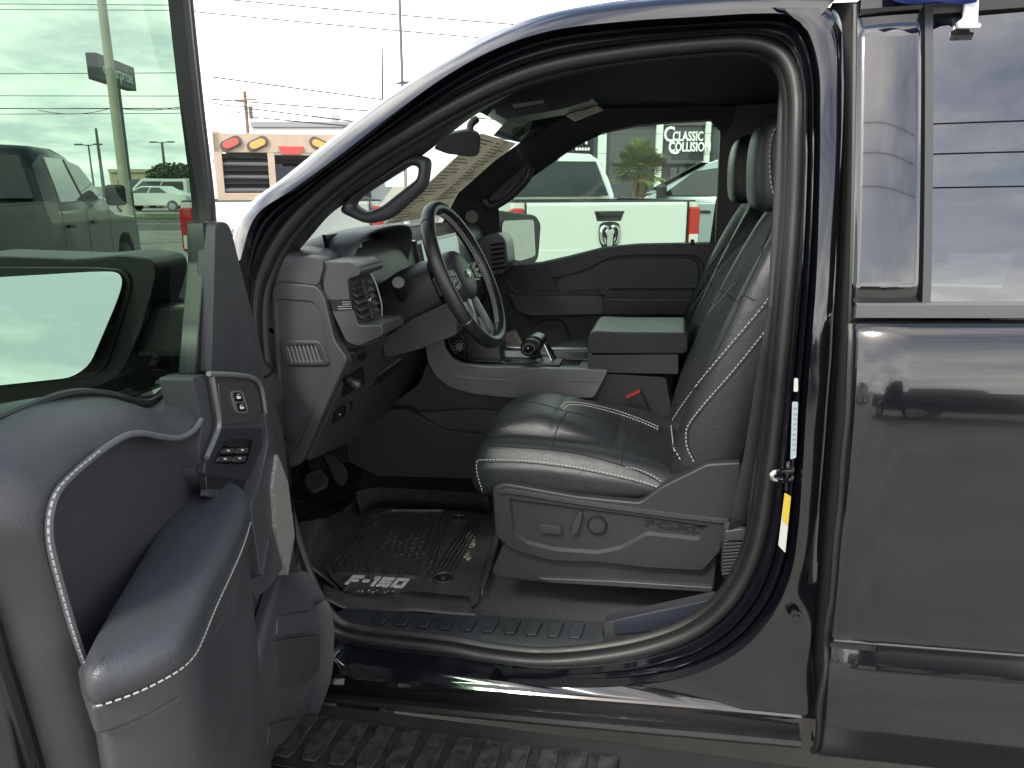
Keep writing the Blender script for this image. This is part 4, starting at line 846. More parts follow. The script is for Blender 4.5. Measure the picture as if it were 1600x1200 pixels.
dpan('switch_cluster',[(352,690),(358,686),(394,686),(395,692),(386,722),(381,726),(334,724)],.040,.004,pblk,dd,r=3,bev=.001)
for nm,pp in (('mirror_dial',[(354,695),(360,688),(388,688),(391,693),(384,698),(360,699)]),('window_switch',[(350,701),(368,700),(366,708),(346,709)]),('window_switch',[(371,700),(389,699),(387,708),(369,709)]),('window_switch',[(343,714),(364,713),(362,721),(338,722)]),('window_switch',[(367,713),(386,712),(383,721),(364,722)])):
    b_=dpan(nm,pp,.0425,.004,silvd if nm!='mirror_dial' else pdark,dd,r=3,bev=.0012)
for x,y in ((357,704),(379,703),(352,717),(375,716)): dpan('switch_mark',[(x-2,y-1),(x+2,y-1),(x+2,y+1),(x-2,y+1)],.0428,.0004,white,dd,r=0,bev=0)
dpan('pull_cup',[(322,742),(386,751),(378,772),(360,782),(325,775)],.038,.012,pdark,dd,r=4,bev=.002)
dpan('pull_cup_floor',[(324,764),(374,768),(362,780),(322,776)],.040,.01,plas,dd,r=3,bev=.002)
# grip column to the right of the switches
gcol=[(413,640),(420,690),(408,745),(392,792),(397,830),(405,880),(410,930),(432,905),(446,880),(430,830),(428,760),(434,705),(424,655)]
dpan('grip_column',gcol,.045,.06,dskin,dd,r=10,bev=.009,seg=3)
dpan('speaker_grille',[(434,709),(450,751),(461,836),(450,900),(431,825),(427,761)],.051,.02,mat('door_speaker_mesh',(.24,.235,.22),.5,metal=.2,bump=.9,bscale=240,voro=True),dd,r=3,bev=.0015)
dpan('grip_recess',[(388,905),(410,900),(421,838),(428,845),(418,915),(402,938)],.049,.02,dlow,dd,r=5,bev=.004)
# lower pocket details
YL=-.012
lv=[(895,446,468),(920,436,486),(948,428,506),(985,418,511),(1020,410,512),(1060,402,508),(1095,396,497),(1130,392,484),(1170,388,472),(1220,382,458)]
rows=[]
for y,xl,xr in lv:
    a_=PT(xl,y,.03); c_=P(xr,y,YL); rows.append([a_+DN*-.03,a_,a_.lerp(c_,.15)-DN*.012,a_.lerp(c_,.5)-DN*.016,a_.lerp(c_,.88)-DN*.012,c_,c_+V(.004,.02,0)])
lft=loft('lower_front_trim',rows,dlow,dd,sub=1)
lip=[P(x,y,YL-.012) for x,y in ((502,940),(511,956),(514,1000),(511,1050),(498,1092),(478,1140),(466,1170),(460,1230))]
sweep('pocket_lip',crom(lip,40),[(.008,0),(.006,.010),(-.004,.012),(-.008,.0),(-.006,-.02),(.006,-.02)],dskin,dd,ref=DN)
def lfp(pp): return [PN(x,y,PT(430,1000,.03),DN+V(.0,0,0)) for x,y in pp]
for nm,pp,m_ in (('pocket_shelf',[(432,962),(498,952),(502,972),(500,984),(430,996)],plas),('pocket_step',[(428,1000),(498,990),(498,1042),(478,1066),(436,1074)],plas2),('pocket_shelf',[(420,1130),(462,1120),(470,1138),(452,1160),(414,1166)],plas)):
    q=onmesh(lft,rounded(pp,6),.004)
    if len(q)>6: prism(nm,q,-DN*.02,m_,dd,bev=.006,seg=3)
# sail panel, window frame, glass, seal
dpan('mirror_sail_trim',[(337,352),(341,346),(355,347),(362,360),(412,560),(414,582),(330,584)],-.012,.03,dlow,dd,r=6,bev=.006)
pth=[(284,-60),(296,60),(308,170),(320,270),(326,335),(324,400),(318,500),(312,590)]
sweep('window_frame_front',crom([PT(x,y,-.045) for x,y in pth],40),[(.021,-.012),(.018,.006),(.010,.008),(.007,.002),(-.002,.002),(-.004,.009),(-.013,.010),(-.020,.004),(-.022,-.02)],mat('frame_rubber',(.007,.007,.008),.5),dd,ref=DN,sharp=30)
dpan('frame_cover',[(318,346),(338,346),(334,584),(306,588),(312,500),(320,410)],-.030,.03,pdark,dd,r=4,bev=.004)
bl=crom([PT(x,y,-.040) for x,y in ((-120,712),(-40,676),(20,648),(105,616),(170,617),(230,630),(264,608),(300,585))],40)
sweep('window_wiper_seal',bl,circ(.006,8),pdark,dd)
gl_=[]
for z in np.linspace(1.20,1.90,10):
    lean=-.048-.03*((z-1.2)/.7)**2*1.0
    gl_.append([DL(s,lean,z) for s in np.linspace(.12+max(0,(z-1.48))*.12,.95,10)])
loft('door_glass',gl_,gdrv,dd)
# door mirror outside the glass
def MS(x,y,s=.12): return PS(x,y,s)
mh=[(-60,398),(120,404),(190,398),(236,404),(246,420),(240,450),(222,510),(196,575),(170,598),(120,612),(-60,640)]
mhs=prism('mirror_housing',[MS(*q) for q in rounded(mh,12)],DU*-.14,pdark,dd,bev=.03,seg=4)
prism('mirror_rim',[MS(x,y,.126) for x,y in rounded([(-60,416),(150,417),(192,420),(206,436),(200,470),(166,575),(140,592),(-60,612)],12)],DU*-.01,pdark,dd,bev=.004)
mg=[MS(x,y,.128) for x,y in rounded([(-60,436),(150,424),(186,424),(196,438),(190,468),(160,562),(135,580),(-60,600)],14)]
# tilt the mirror glass a little skyward about its lower edge
mzc=max(p.z for p in mg)
mg=[p+DU*(.24*(mzc-p.z)+.004) for p in mg]
prism('mirror_glass',mg,DU*-.003,mirror,dd,bev=0)
prism('mirror_arm',[MS(x,y,.09) for x,y in ((215,470),(300,470),(306,560),(196,560))],DU*-.06,pdark,dd,bev=.02)
# hinges and check strap
for z in (.72,1.02): cyl('door_hinge',V(-.875,.05,z),V(-.875,.05,z+.08),.016,jambp,dd,n=14)
fm_=MAT['frame_rubber']; fp=PT(284,-60,-.045)
sweep('window_frame_top',crom([fp,DL(.30,-.062,1.885),DL(.6,-.075,1.90),DL(.88,-.078,1.895),DL(.93,-.074,1.86)],30),[(.018,-.012),(.016,.010),(-.016,.010),(-.018,-.014)],fm_,dd,ref=DN)
sweep('window_frame_rear',[DL(.93,-.074,1.87),DL(.925,-.062,1.6),DL(.92,-.048,1.26)],[(.03,-.012),(.028,.010),(-.028,.010),(-.03,-.014)],fm_,dd,ref=DN)
# ------------------------------------------------------------------ front clip (hood and fender), running board
rows=[]
for x,zo in ((-1.02,1.23),(-1.1,1.235),(-1.5,1.215),(-2.0,1.17),(-2.4,1.11),(-2.5,1.0)):
    rows.append([V(x,.05,.5),V(x,.0,.8),V(x,.02,zo-.06),V(x,.06,zo),V(x,.22,zo+.02),V(x,.4,zo+.055),V(x,1.0,zo+.075),V(x,1.6,zo+.055),V(x,1.8,zo+.02),V(x,1.96,zo),V(x,2.0,zo-.06),V(x,2.02,.8),V(x,1.97,.5)])
loft('hood_and_fenders',rows,paint,T,cap=True,sharp=40)
prism('cowl_grille',[V(-1.34,.2,1.27),V(-1.34,1.8,1.27),V(-1.10,1.75,1.29),V(-1.10,.24,1.29)],(0,0,-.03),pdark,T,bev=.004)
cyl('radio_antenna',P(598,190,1.95),P(597,75,1.95),.004,pdark,T,n=8)
tread=mat('tread_pad',(.016,.016,.016),.5,bump=.4,bscale=350,var=.5,vscale=30,rvar=.12)
# running board: outer tray plane
def RB(px,py,z=.37): return PZ(px,py,z)
bt_=[(470,1120),(515,1122),(900,1160),(1262,1196),(1600,1230)]; bz=.385
bi=[PZ(x,y,bz) for x,y in bt_]
rb=prism('running_board',[V(-1.0,.02,bz-.003),V(1.5,.02,bz+.03),V(1.5,-.20,bz+.022),V(-1.0,-.20,bz-.011)],(0,0,-.045),mat('board_plastic',(.022,.022,.022),.42,bump=.2,bscale=500,var=.2,vscale=20),T,bev=.012,seg=3)
dirty=mat('dusty_tread',(.024,.0235,.023),.55,bump=.5,bscale=260,var=.7,vscale=40,rvar=.1)
zb=lambda x:bz+(x+1.0)*.0132-.004
trd=prism('tread_strip',[V(-.84,-.035,zb(-.84)+.006),V(-.06,-.035,zb(-.06)+.006),V(-.06,-.19,zb(-.06)+.002),V(-.84,-.19,zb(-.84)+.002)],(0,0,.003),tread,rb,bev=.002)
for i in range(13):
    x=-.82+i*.0605
    q=[V(x,-.045,zb(x)+.0085),V(x+.036,-.045,zb(x)+.0085),V(x+.036,-.15,zb(x)+.007),V(x+.028,-.172,zb(x)+.0065),V(x-.002,-.172,zb(x)+.0065),V(x-.010,-.15,zb(x)+.007)]
    prism('tread_rib',q,(0,0,.0065),dirty,rb,bev=.0025)
box('board_bracket',(-.66,.14,.36),(.11,.30,.03),pdark,rb,bev=.004)
box('bracket_arm',(-.60,.14,.358),(.02,.30,.045),plas,rb,bev=.004)
# jamb fittings: striker, labels, check link on the lower pillar
stb=prism('striker_plate',[P(x,y,.105) for x,y in rounded([(1229,722),(1238,722),(1236,768),(1226,768)],3)],(0,.01,0),silvd,T,bev=.001)
tube('striker_loop',crom([P(1233,736,.10),P(1215,737,.075),P(1206,741,.07),P(1208,748,.072),P(1216,750,.075),P(1232,750,.10)],20),.0055,chrome,stb,n=8)
def lab(nm,pp,m,Y): return prism(nm,[P(x,y,Y) for x,y in rounded(pp,2)],(0,.0015,0),m,T,bev=0)
L1=lab('barcode_label',[(1241,591),(1247,591),(1247,612),(1240,612)],mat('label_white',(.42,.42,.40),.5),.052)
L2=lab('tyre_label',[(1238,628),(1247,628),(1244,715),(1235,718)],mat('label_blue',(.26,.33,.38),.5,var=.15,vscale=90),.056)
L3=lab('airbag_label',[(1226,770),(1236,776),(1227,864),(1216,852)],mat('label_white',(.42,.42,.40),.5),.064)
prism('label_warning_band',[P(x,y,.0632) for x,y in ((1226,770),(1236,776),(1231,822),(1222,812))],(0,.0006,0),mat('label_amber',(.45,.33,.02),.5),L3,bev=0)
it=[]
for k in range(9):
    y=640+k*8; p=P(1240-k*.3,y,.0552); q=P(1245-k*.3,y,.0552); d=V(0,0,.003); e=V(0,.0003,0); it.append([p,p+d,p+e,p+d+e,q,q+d,q+e,q+d+e])
join_boxes('label_print',it,mat('print_grey',(.2,.2,.2),.7),L2)
lk=lathe('check_bolt',P(1244,962,.03),V(0,-1,0),[(.012,-.004),(.012,.004),(.007,.005),(.006,.010),(.0001,.010)],jambp,T)
prism('door_check_bracket',[P(x,y,.05) for x,y in rounded([(1258,940),(1270,938),(1273,960),(1268,975),(1258,972)],3)],(0,.03,0),jambp,T,bev=.003)
# ------------------------------------------------------------------ floor mat (loose)
M=thing('floor_mat','moulded black rubber floor mat with pale F-150 lettering','floor mat',(-.68,.5,.48))
MZ=.503
def F(x,y,z=MZ): return PZ(x,y,z)
outl=[(470,760),(520,790),(556,770),(586,766),(640,764),(720,768),(760,775),(775,800),(772,850),(752,900),(748,938),(740,945),(640,940),(560,935),(520,905),(480,850)]
mo=[F(x,y) for x,y in rounded(outl,8)]
base=prism('mat_base',[p+V(0,0,-.006) for p in mo],(0,0,.005),matr,M,bev=.002)
# raised walls: front wall, left wall, near wall
def wall(nm,low,hi,m=matr):
    a=crom([F(x,y) for x,y in low],24); b=crom([P(x,y,Y) for x,y,Y in hi],24); 
    loft(nm,[a,[p.lerp(q,.5)+V(.0,-.004,0) for p,q in zip(a,b)],b,[q+V(0,.008,-.006) for q in b]],m,base,solid=.003)
fl_=[F(*q) for q in ((575,808),(600,793),(680,793),(750,800))]
hi_=[F(565,778)+V(0,.03,.06),F(590,768)+V(0,.03,.075),F(680,768)+V(0,.03,.08),F(750,774)+V(0,.03,.08)]
hh=crom([PZ(x,y,.60) for x,y in ((556,770),(572,764),(600,762),(660,765),(740,770),(762,776))],24); ll=crom([F(x,y) for x,y in ((566,806),(580,797),(604,793),(660,795),(740,800),(765,806))],24)
loft('mat_front_wall',[ll,[a.lerp(b,.5)+V(0,-.006,.006) for a,b in zip(ll,hh)],hh,[p+V(0,.01,-.004) for p in hh]],matr,base,solid=.004)
hh=crom([PZ(x,y,.60) for x,y in ((462,770),(470,800),(466,840),(480,880))],24); ll=crom([F(x,y) for x,y in ((540,800),(528,840),(510,890),(530,920))],24)
loft('mat_left_wall',[ll,[a.lerp(b,.5) for a,b in zip(ll,hh)],hh],matr,base,solid=.004)
# near lip: raised lighter ledge along the sill
ll=crom([F(x,y,.508) for x,y in ((500,898),(535,924),(590,928),(640,924),(700,929),(733,932))],30); hh=crom([P(x,y,.25) for x,y in ((508,930),(545,948),(570,951),(640,948),(700,953),(738,956))],30); h3=crom([P(x,y,.235) for x,y in ((508,936),(548,954),(575,957),(640,954),(700,959),(746,961))],30)
loft('mat_near_lip',[ll,[a.lerp(b,.55)+V(0,0,.004) for a,b in zip(ll,hh)],hh,h3],matr,base,solid=.004)
rl_=crom([F(x,y,.506) for x,y in ((762,800),(770,830),(760,870),(750,905))],20); rh=crom([F(x,y,.52) for x,y in ((776,790),(778,840),(768,880),(752,930))],20)
loft('mat_right_lip',[rl_,rh],matr,base,solid=.004)
# tread channels: crop coordinates of the ridges (scale 1600/440)
def cm(x,y): return (420+x*.275,680+y*.275)
for k in range(13):
    t=k/12
    x0,y0=580+t*430,470-t*8; x1,y1=395+t*520,770+t*32
    jog=18 if k%2 else -14
    pts=[(x0+jog,y0-18),(x0,y0),(x0+(x1-x0)*.5,y0+(y1-y0)*.5),(x1,y1-28),(x1-jog*.8,y1),(x1-jog*.8-6,y1+22)]
    sweep('mat_ridge',[F(*cm(*q),MZ+.0015) for q in pts],[(.0045,-.002),(.0025,.0065),(-.0025,.0065),(-.0045,-.002)],matr,base,ref=(0,0,1),sharp=20)
for k in range(5):
    x0=1040+k*26; sweep('mat_ridge',[F(*cm(x0+90-k*6,500),MZ+.0015),F(*cm(x0-20,640),MZ+.0015),F(*cm(x0-110,790),MZ+.0015)],[(.004,-.002),(.002,.006),(-.002,.006),(-.004,-.002)],matr,base,ref=(0,0,1),sharp=20)
for k in range(8):
    x0=360+k*66; y0=850; sweep('mat_ridge',[F(*cm(x0+14,y0+6+k*2),MZ+.001),F(*cm(x0-6,y0+46+k),MZ+.001)],[(.004,-.002),(.002,.004),(-.002,.004),(-.004,-.002)],matr,base,ref=(0,0,1),sharp=20)
fr_=[F(*cm(*q),MZ+.001) for q in rounded([(365,715),(415,690),(560,470),(700,430),(1010,430),(1000,500),(860,810),(380,785)],20)]
sweep('mat_border_ridge',fr_,[(.004,-.002),(.002,.006),(-.002,.006),(-.004,-.002)],matr,base,ref=(0,0,1),closed=True,sharp=20)
ug=F(*cm(420,830)); ux=(F(*cm(800,860))-F(*cm(430,835))); 
GL={'F':(1,[(0,0,.26,1),(.26,.74,1,1),(.26,.34,.82,.58)]),'-':(.55,[(0,.36,.55,.6)]),'1':(.5,[(0,.74,.2,1),(.2,0,.48,1)]),'5':(1,[(0,.74,1,1),(0,.38,.26,.74),(.26,.38,1,.6),(.74,.24,1,.38),(0,0,1,.24)]),'0':(1,[(0,0,.26,1),(.74,0,1,1),(.26,0,.74,.24),(.26,.76,.74,1)])}
uxn=ux.normalized(); vy=V(-uxn.y,uxn.x,0); wd_=ux.length/5.35; cu_=0.0; lm=mat('letter_silver',(.50,.49,.46),.5,var=.25,vscale=60); p0=F(*cm(430,850),MZ+.001)
for ch in 'F-150':
    gw,st_=GL[ch]; it=[]
    for x0,y0,x1,y1 in st_:
        c=[]
        for xx in (x0,x1):
            for yy in (y0,y1):
                for h_ in (0,.0045): c.append(p0+uxn*((cu_+xx+yy*.22)*wd_)+vy*(yy*.050)+V(0,0,h_))
        it.append(c)
    join_boxes('mat_letter',it,lm,base,bev=.0012); cu_+=gw+.17
lx=F(*cm(1060,550))-F(*cm(940,735))
text('mat_embossed_word','LARIAT',.016,F(*cm(1000,650),MZ),lx,V(-lx.y,lx.x,0),matr,base,ext=.004,stretch=1.5,bold=.01)
for x,y,rr in ((990,818,.030),(1078,480,.026)):
    c=F(*cm(x,y),MZ-.001); gr=lathe('mat_grommet',c,V(0,0,1),[(rr,0),(rr,.006),(rr*.88,.008),(rr*.82,.006),(rr*.8,.003),(rr*.3,.003),(rr*.26,.007),(.0001,.007)],matr if y<600 else silvd,base)
    lathe('grommet_pad',c,V(0,0,1),[(rr*.8,.0032),(rr*.79,.0042),(.0001,.0044)],pdark,base)
# dried mud flakes on the mat
mud=mat('dried_mud',(.42,.38,.29),.95,var=.3,vscale=120,bump=.8,bscale=400)
it=[]
rnd=random.Random(3)
for cx,cy,n,sx,sy in ((1150,600,60,25,45),(1130,690,22,14,30),(1190,540,18,18,14),(700,600,70,160,90),(820,640,60,130,70),(620,890,30,180,12),(330,500,14,40,40)):
    for k in range(n):
        p=F(*cm(cx+rnd.gauss(0,sx*.5),cy+rnd.gauss(0,sy*.5)),MZ+.0005); w=rnd.uniform(.0008,.0042)*(1 if cx>1100 else .62); u=V(math.cos(rnd.random()*6.3),math.sin(rnd.random()*6.3),0)*w; v=V(-u.y,u.x,0)*rnd.uniform(.4,1); h=V(0,0,.0016)
        it.append([p+u*i+v*j+h*l for i in(-1,1) for j in(-1,1) for l in(0,1)])
mf=join_boxes('mud_flakes',it,mud,M,smooth=False); mf['kind']='stuff'
# ------------------------------------------------------------------ window flag clipped on the rear glass
Fg=thing('window_flag','white plastic flag clip with blue flag hooked over rear window','flag',(.50,.17,1.84))
wpl=mat('white_clip_plastic',(.72,.74,.76),.4)
prism('flag_clip',[P(x,y,.16) for x,y in rounded([(1497,34),(1507,27),(1510,0),(1518,-40),(1528,-40),(1530,-5),(1528,35),(1534,38),(1532,43),(1498,43)],2)],(0,.012,0),wpl,Fg,bev=.002)
prism('clip_hook',[P(x,y,.215) for x,y in rounded([(1498,36),(1522,36),(1518,62),(1510,70),(1496,68),(1492,62)],5)],(0,.004,0),mat('clip_inner',(.30,.31,.31),.5),Fg,bev=.001)
rows=[]
for i in range(12):
    x=1395+i*12; rows.append([P(x,y+3*math.sin(i*.8)-4,.15+.012*math.sin(i*.9)) for y in (-60,-30,5+5*math.sin(i*.28))])
loft('flag_cloth',rows,mat('blue_cloth',(.02,.04,.22),.8,bump=.3,bscale=900),Fg,solid=.001)
# ================================================================== SURROUNDINGS
def local(o,root): o.parent=root; return o
tyrem=mat('tyre',(.02,.02,.02),.8); rimm=mat('alloy_rim',(.35,.35,.36),.35,metal=.8); winm=mat('dark_window',(.012,.014,.014),.06,coat=.5)
lampr=mat('tail_lamp_red',(.45,.015,.012),.2,coat=.6); lampw=mat('lamp_clear',(.6,.6,.58),.25,coat=.5); blkt=mat('black_trim',(.012,.012,.012),.5); lampa=mat('lamp_amber',(.50,.35,.10),.35)
wpaint=mat('white_paint',(.60,.61,.59),.25,coat=.8); gpaint=mat('charcoal_paint',(.008,.009,.010),.35,coat=.2); spaint=mat('silver_blue_paint',(.32,.36,.38),.3,metal=.3,coat=.8)
def pickup(name,label,loc,rz,body,tail=True,group=None,handle=True,hs=1.0):
    """local frame: +Y is the front, origin on the ground under the tailgate"""
    r=thing(name,label,'pickup truck',loc,group,rz,local=True)
    w=.97
    side=[(.02,.62),(.0,1.02),(.0,1.38),(1.95,1.38),(1.95,1.30),(4.1,1.27),(4.35,1.20),(5.55,1.12),(5.72,1.0),(5.75,.6),(5.3,.5),(5.22,.72),(5.0,.9),(4.72,.93),(4.45,.88),(4.28,.7),(4.22,.5),(1.95,.48),(1.72,.5),(1.66,.72),(1.44,.9),(1.2,.93),(.95,.88),(.76,.7),(.70,.55)]
    L=len(side); vs=[]; 
    for x in (-w,w): vs+=[V(x+(0),y,z*1.0) for y,z in side]
    fs=[tuple(range(L))[::-1],tuple(range(L,2*L))]+[(i,(i+1)%L,(i+1)%L+L,i+L) for i in range(L) if i not in (2,)]
    b=mk('body',vs,fs,body,None,bev=.035,seg=3); local(b,r)
    # bed floor and inner walls
    local(mk('bed_liner',[V(-w+.09,.09,1.375),V(w-.09,.09,1.375),V(w-.09,1.88,1.375),V(-w+.09,1.88,1.375),V(-w+.09,.09,.85),V(w-.09,.09,.85),V(w-.09,1.88,.85),V(-w+.09,1.88,.85)],[(0,1,5,4),(1,2,6,5),(2,3,7,6),(3,0,4,7),(4,5,6,7)],blkt,None,smooth=False),r)
    for x0,x1,y0,y1 in ((-w+.01,-w+.09,.05,1.9),(w-.09,w-.01,.05,1.9),(-w+.09,w-.09,.02,.085)):
        local(box('bed_rail',((x0+x1)/2,(y0+y1)/2,1.383),(x1-x0,y1-y0,.022),blkt,None,bev=.008),r)
    # cab greenhouse
    def loop(xw,y0,y1,z,c=.12): return [V(-xw,y0+c,z),V(-xw+c,y0,z),V(0,y0-.02,z),V(xw-c,y0,z),V(xw,y0+c,z),V(xw,y1-c*1.2,z),V(xw-c,y1,z),V(0,y1+.08,z),V(-xw+c,y1,z),V(-xw,y1-c*1.2,z)]
    zr=1.93*hs
    cab=loft('cab',[loop(.95,1.93,4.35,1.27),loop(.94,1.95,4.22,1.34),loop(.86,2.02,3.72,1.62*hs),loop(.76,2.12,3.32,1.84*hs),loop(.68,2.2,3.18,1.91*hs),loop(.45,2.45,2.95,zr)],body,None,cu=True,cap=True,sharp=60); local(cab,r)
    def win(nm,q,off): 
        q=[Vector(p) for p in q]; n=(q[1]-q[0]).cross(q[2]-q[0]).normalized(); c=sum(q,Vector())/4
        if n.dot(c-V(0,3.0,1.5))<0: n=-n
        local(prism(nm,[p+n*off for p in q],n*-.02,winm,None,bev=.004),r)
    win('rear_window',[(-.78,1.955,1.40),(.78,1.955,1.40),(.66,2.10,1.80*hs),(-.66,2.10,1.80*hs)],.05)
    win('windshield',[(-.80,4.20,1.36),(.80,4.20,1.36),(.64,3.36,1.83*hs),(-.64,3.36,1.83*hs)],.07)
    for s in (-1,1):
        win('side_window',[(s*.935,2.10,1.37),(s*.935,2.92,1.37),(s*.80,2.85,1.80*hs),(s*.795,2.28,1.80*hs)],.018)
        win('side_window',[(s*.935,3.02,1.37),(s*.935,3.90,1.37),(s*.83,3.42,1.74*hs),(s*.80,2.95,1.80*hs)],.018)
        local(box('side_mirror',(s*1.10,3.85,1.42),(.22,.12,.24),blkt,None,bev=.04,seg=3),r)
        for y in (2.25,3.2): local(box('door_handle',(s*.985,y,1.14),(.03,.20,.04),blkt,None,bev=.012),r)
        for y in (2.02,2.96,4.0): local(box('door_seam',(s*.969,y,.92),(.006,.010,.74),blkt,None,bev=0),r)
        for y in (1.2,4.75):
            c=V(s*.86,y,.40)
            t_=lathe('wheel',c+V(s*-.12,0,0),V(s,0,0),[(.25,0),(.38,.01),(.40,.05),(.40,.20),(.38,.24),(.27,.25),(.26,.22),(.0001,.20)],tyrem,None,n=28); local(t_,r)
            h=lathe('rim',c+V(s*.10,0,0),V(s,0,0),[(.26,0),(.255,.02),(.20,.015),(.06,.035),(.0001,.04)],rimm,None,n=20); h.parent=t_
        tl=local(box('tail_lamp',(s*.915,.03,1.12),(.13,.10,.42),lampr,None,bev=.02),r)
        h=box('lamp_reverse',(s*.915,-.018,1.0),(.10,.012,.13),lampw,None,bev=.004); h.parent=tl
    if tail:
        tg=local(box('tailgate',(0,-.006,1.06),(1.66,.05,.62),body,None,bev=.02,seg=3),r)
        for s in (-1,1):
            h=box('gate_seam',(s*.84,-.012,1.06),(.008,.03,.64),blkt,None,bev=0); h.parent=tg
        h=prism('gate_handle_recess',[V(-.16,-.032,1.30),V(.16,-.032,1.30),V(.12,-.032,1.20),V(-.13,-.032,1.20)],(0,.01,0),blkt,None,bev=.01); h.parent=tg
        h=box('gate_handle',(0,-.042,1.27),(.24,.02,.045),blkt,None,bev=.01); h.parent=tg
        # pressed feature line
        h=prism('gate_pressing',[V(-.80,-.032,.94),V(-.30,-.032,.94),V(-.18,-.032,.90),V(.18,-.032,.90),V(.30,-.032,.94),V(.80,-.032,.94),V(.80,-.032,.80),V(-.80,-.032,.80)],(0,-.012,0),body,None,bev=.012,seg=3); h.parent=tg
    local(box('rear_bumper',(0,-.06,.62),(1.9,.16,.2),chrome if body is wpaint else blkt,None,bev=.03),r)
    local(box('third_lamp',(0,2.10,1.845*hs),(.36,.03,.045),lampr,None,bev=.01),r)
    return r
FA=math.degrees(YAW)
def ground_at(px,d): p=PD(px,287,d); return V(p.x,p.y,0)
# the white pickup seen through the passenger window
ro=ground_at(952,7.35); ram=pickup('pickup_truck','white pickup with chrome ram badge on its tailgate',ro,R(27),wpaint)
tg=[c for c in ram.children if c.name.startswith('tailgate')][0]
bz_=1.06
shield=[(-.10,.115),(-.06,.135),(0,.14),(.06,.135),(.10,.115),(.112,.05),(.10,-.05),(.065,-.115),(0,-.14),(-.065,-.115),(-.10,-.05),(-.112,.05)]
e1=prism('badge_plate',[V(x,-.034,bz_+z) for x,z in shield],(0,-.012,0),blkt,None,bev=.006); e1.parent=tg
sk=mat('badge_chrome',(.7,.7,.7),.2,metal=1)
head=[(-.022,-.115),(.022,-.115),(.034,-.06),(.03,.0),(.05,.045),(.03,.075),(0,.06),(-.03,.075),(-.05,.045),(-.03,.0),(-.034,-.06)]
e2=prism('badge_head',[V(x,-.046,bz_+z) for x,z in head],(0,-.014,0),sk,None,bev=.005); e2.parent=tg
for s in (-1,1):
    pth_=[V(s*x,-.052,bz_+z) for x,z in ((.015,.085),(.05,.10),(.085,.075),(.092,.02),(.078,-.045),(.052,-.075),(.046,-.04),(.062,-.01))]
    e3=sweep('badge_horn',crom(pth_,24),circ(.017,8,.010),sk,None,scale=[1.15-.6*i/23 for i in range(24)]); e3.parent=tg
# work truck with tan headache rack
wo=ground_at(442,7.6); wt=pickup('pickup_truck','white work truck carrying a tan headache rack with oval lamps',wo,R(27),wpaint,hs=1.06)
tan=mat('tan_paint',(.43,.345,.26),.6,var=.12,vscale=6)
rk=box('headache_rack',(0,1.86,2.16),(1.72,.06,.22),tan,None,bev=.008); rk.parent=wt
for nm,c,d in (('rack_post',(-.82,1.86,1.86),(.09,.06,.86)),('rack_post',(.82,1.86,1.86),(.09,.06,.86)),('rack_post',(-.22,1.86,1.85),(.08,.055,.62)),('rack_post',(.30,1.86,1.85),(.08,.055,.62)),('rack_rail',(0,1.86,1.51),(1.72,.058,.15))):
    h=box(nm,c,d,tan,None,bev=.006); h.parent=rk
for s in (-1,1):
    for k in range(6):
        h=box('rack_louvre',(s*.52,1.87,1.62+k*.075),(.52,.04,.028),blkt if k%2 else mat('louvre_steel',(.22,.23,.25),.4,metal=.6),None,bev=.003,rot=Matrix.Rotation(.6,4,'X').to_euler()); h.parent=rk
    h=box('louvre_back',(s*.52,1.90,1.81),(.52,.01,.46),blkt,None,bev=0); h.parent=rk
    for x,m_ in ((.66,lampr),(.36,lampa)):
        ang=-.42*s*-1
        pts=[]
        for t in np.linspace(0,2*math.pi,24,endpoint=False):
            u=.066*math.cos(t)+(.066 if math.cos(t)>0 else -.066); v=.064*math.sin(t); ca,sa=math.cos(.45),math.sin(.45)
            pts.append((s*(x)*1.0+(u*ca-v*sa)*(1 if s<0 else 1),2.15+(u*sa+v*ca)*(1 if s<0 else -1)))
        h=prism('lamp_surround',[V(a,1.825,b) for a,b in pts],(0,-.02,0),mat('lamp_rubber',(.10,.085,.075),.7),None,bev=.004); h.parent=rk
        cx=sum(p[0] for p in pts)/24; cz_=sum(p[1] for p in pts)/24
        h=prism('oval_lamp',[V(cx+(a-cx)*.74,1.806,cz_+(b-cz_)*.66) for a,b in pts],(0,-.015,0),mat('lamp_red_lens',(.48,.10,.085),.4) if m_ is lampr else lampa,None,bev=.004); h.parent=rk
h=prism('centre_lamp',[V(-.13,1.82,2.125),V(.17,1.82,2.125),V(.13,1.82,2.03),V(-.09,1.82,2.03)],(0,-.02,0),lampr,None,bev=.004); h.parent=rk
rk.location=(.08,0,-.14)
h=box('cab_lamp_bar',(.04,1.87,2.08),(.5,.03,.11),wpaint,None,bev=.006); h.parent=rk
# charcoal pickup seen through the open door's glass
gh=R(27); off=Matrix.Rotation(gh,3,'Z')@V(.86,2.05,0); go=ground_at(72,7.4)-off; gt=pickup('pickup_truck','charcoal crew cab pickup seen through the open door glass',V(go.x,go.y,0),gh,gpaint)
# silver vehicle, nose to the left
so2=ground_at(1172,11.0); so2=so2+V(2.75,.5,0); pickup('pickup_truck','silver blue pickup parked beside the palm tree',V(so2.x,so2.y,0),R(72),spaint)
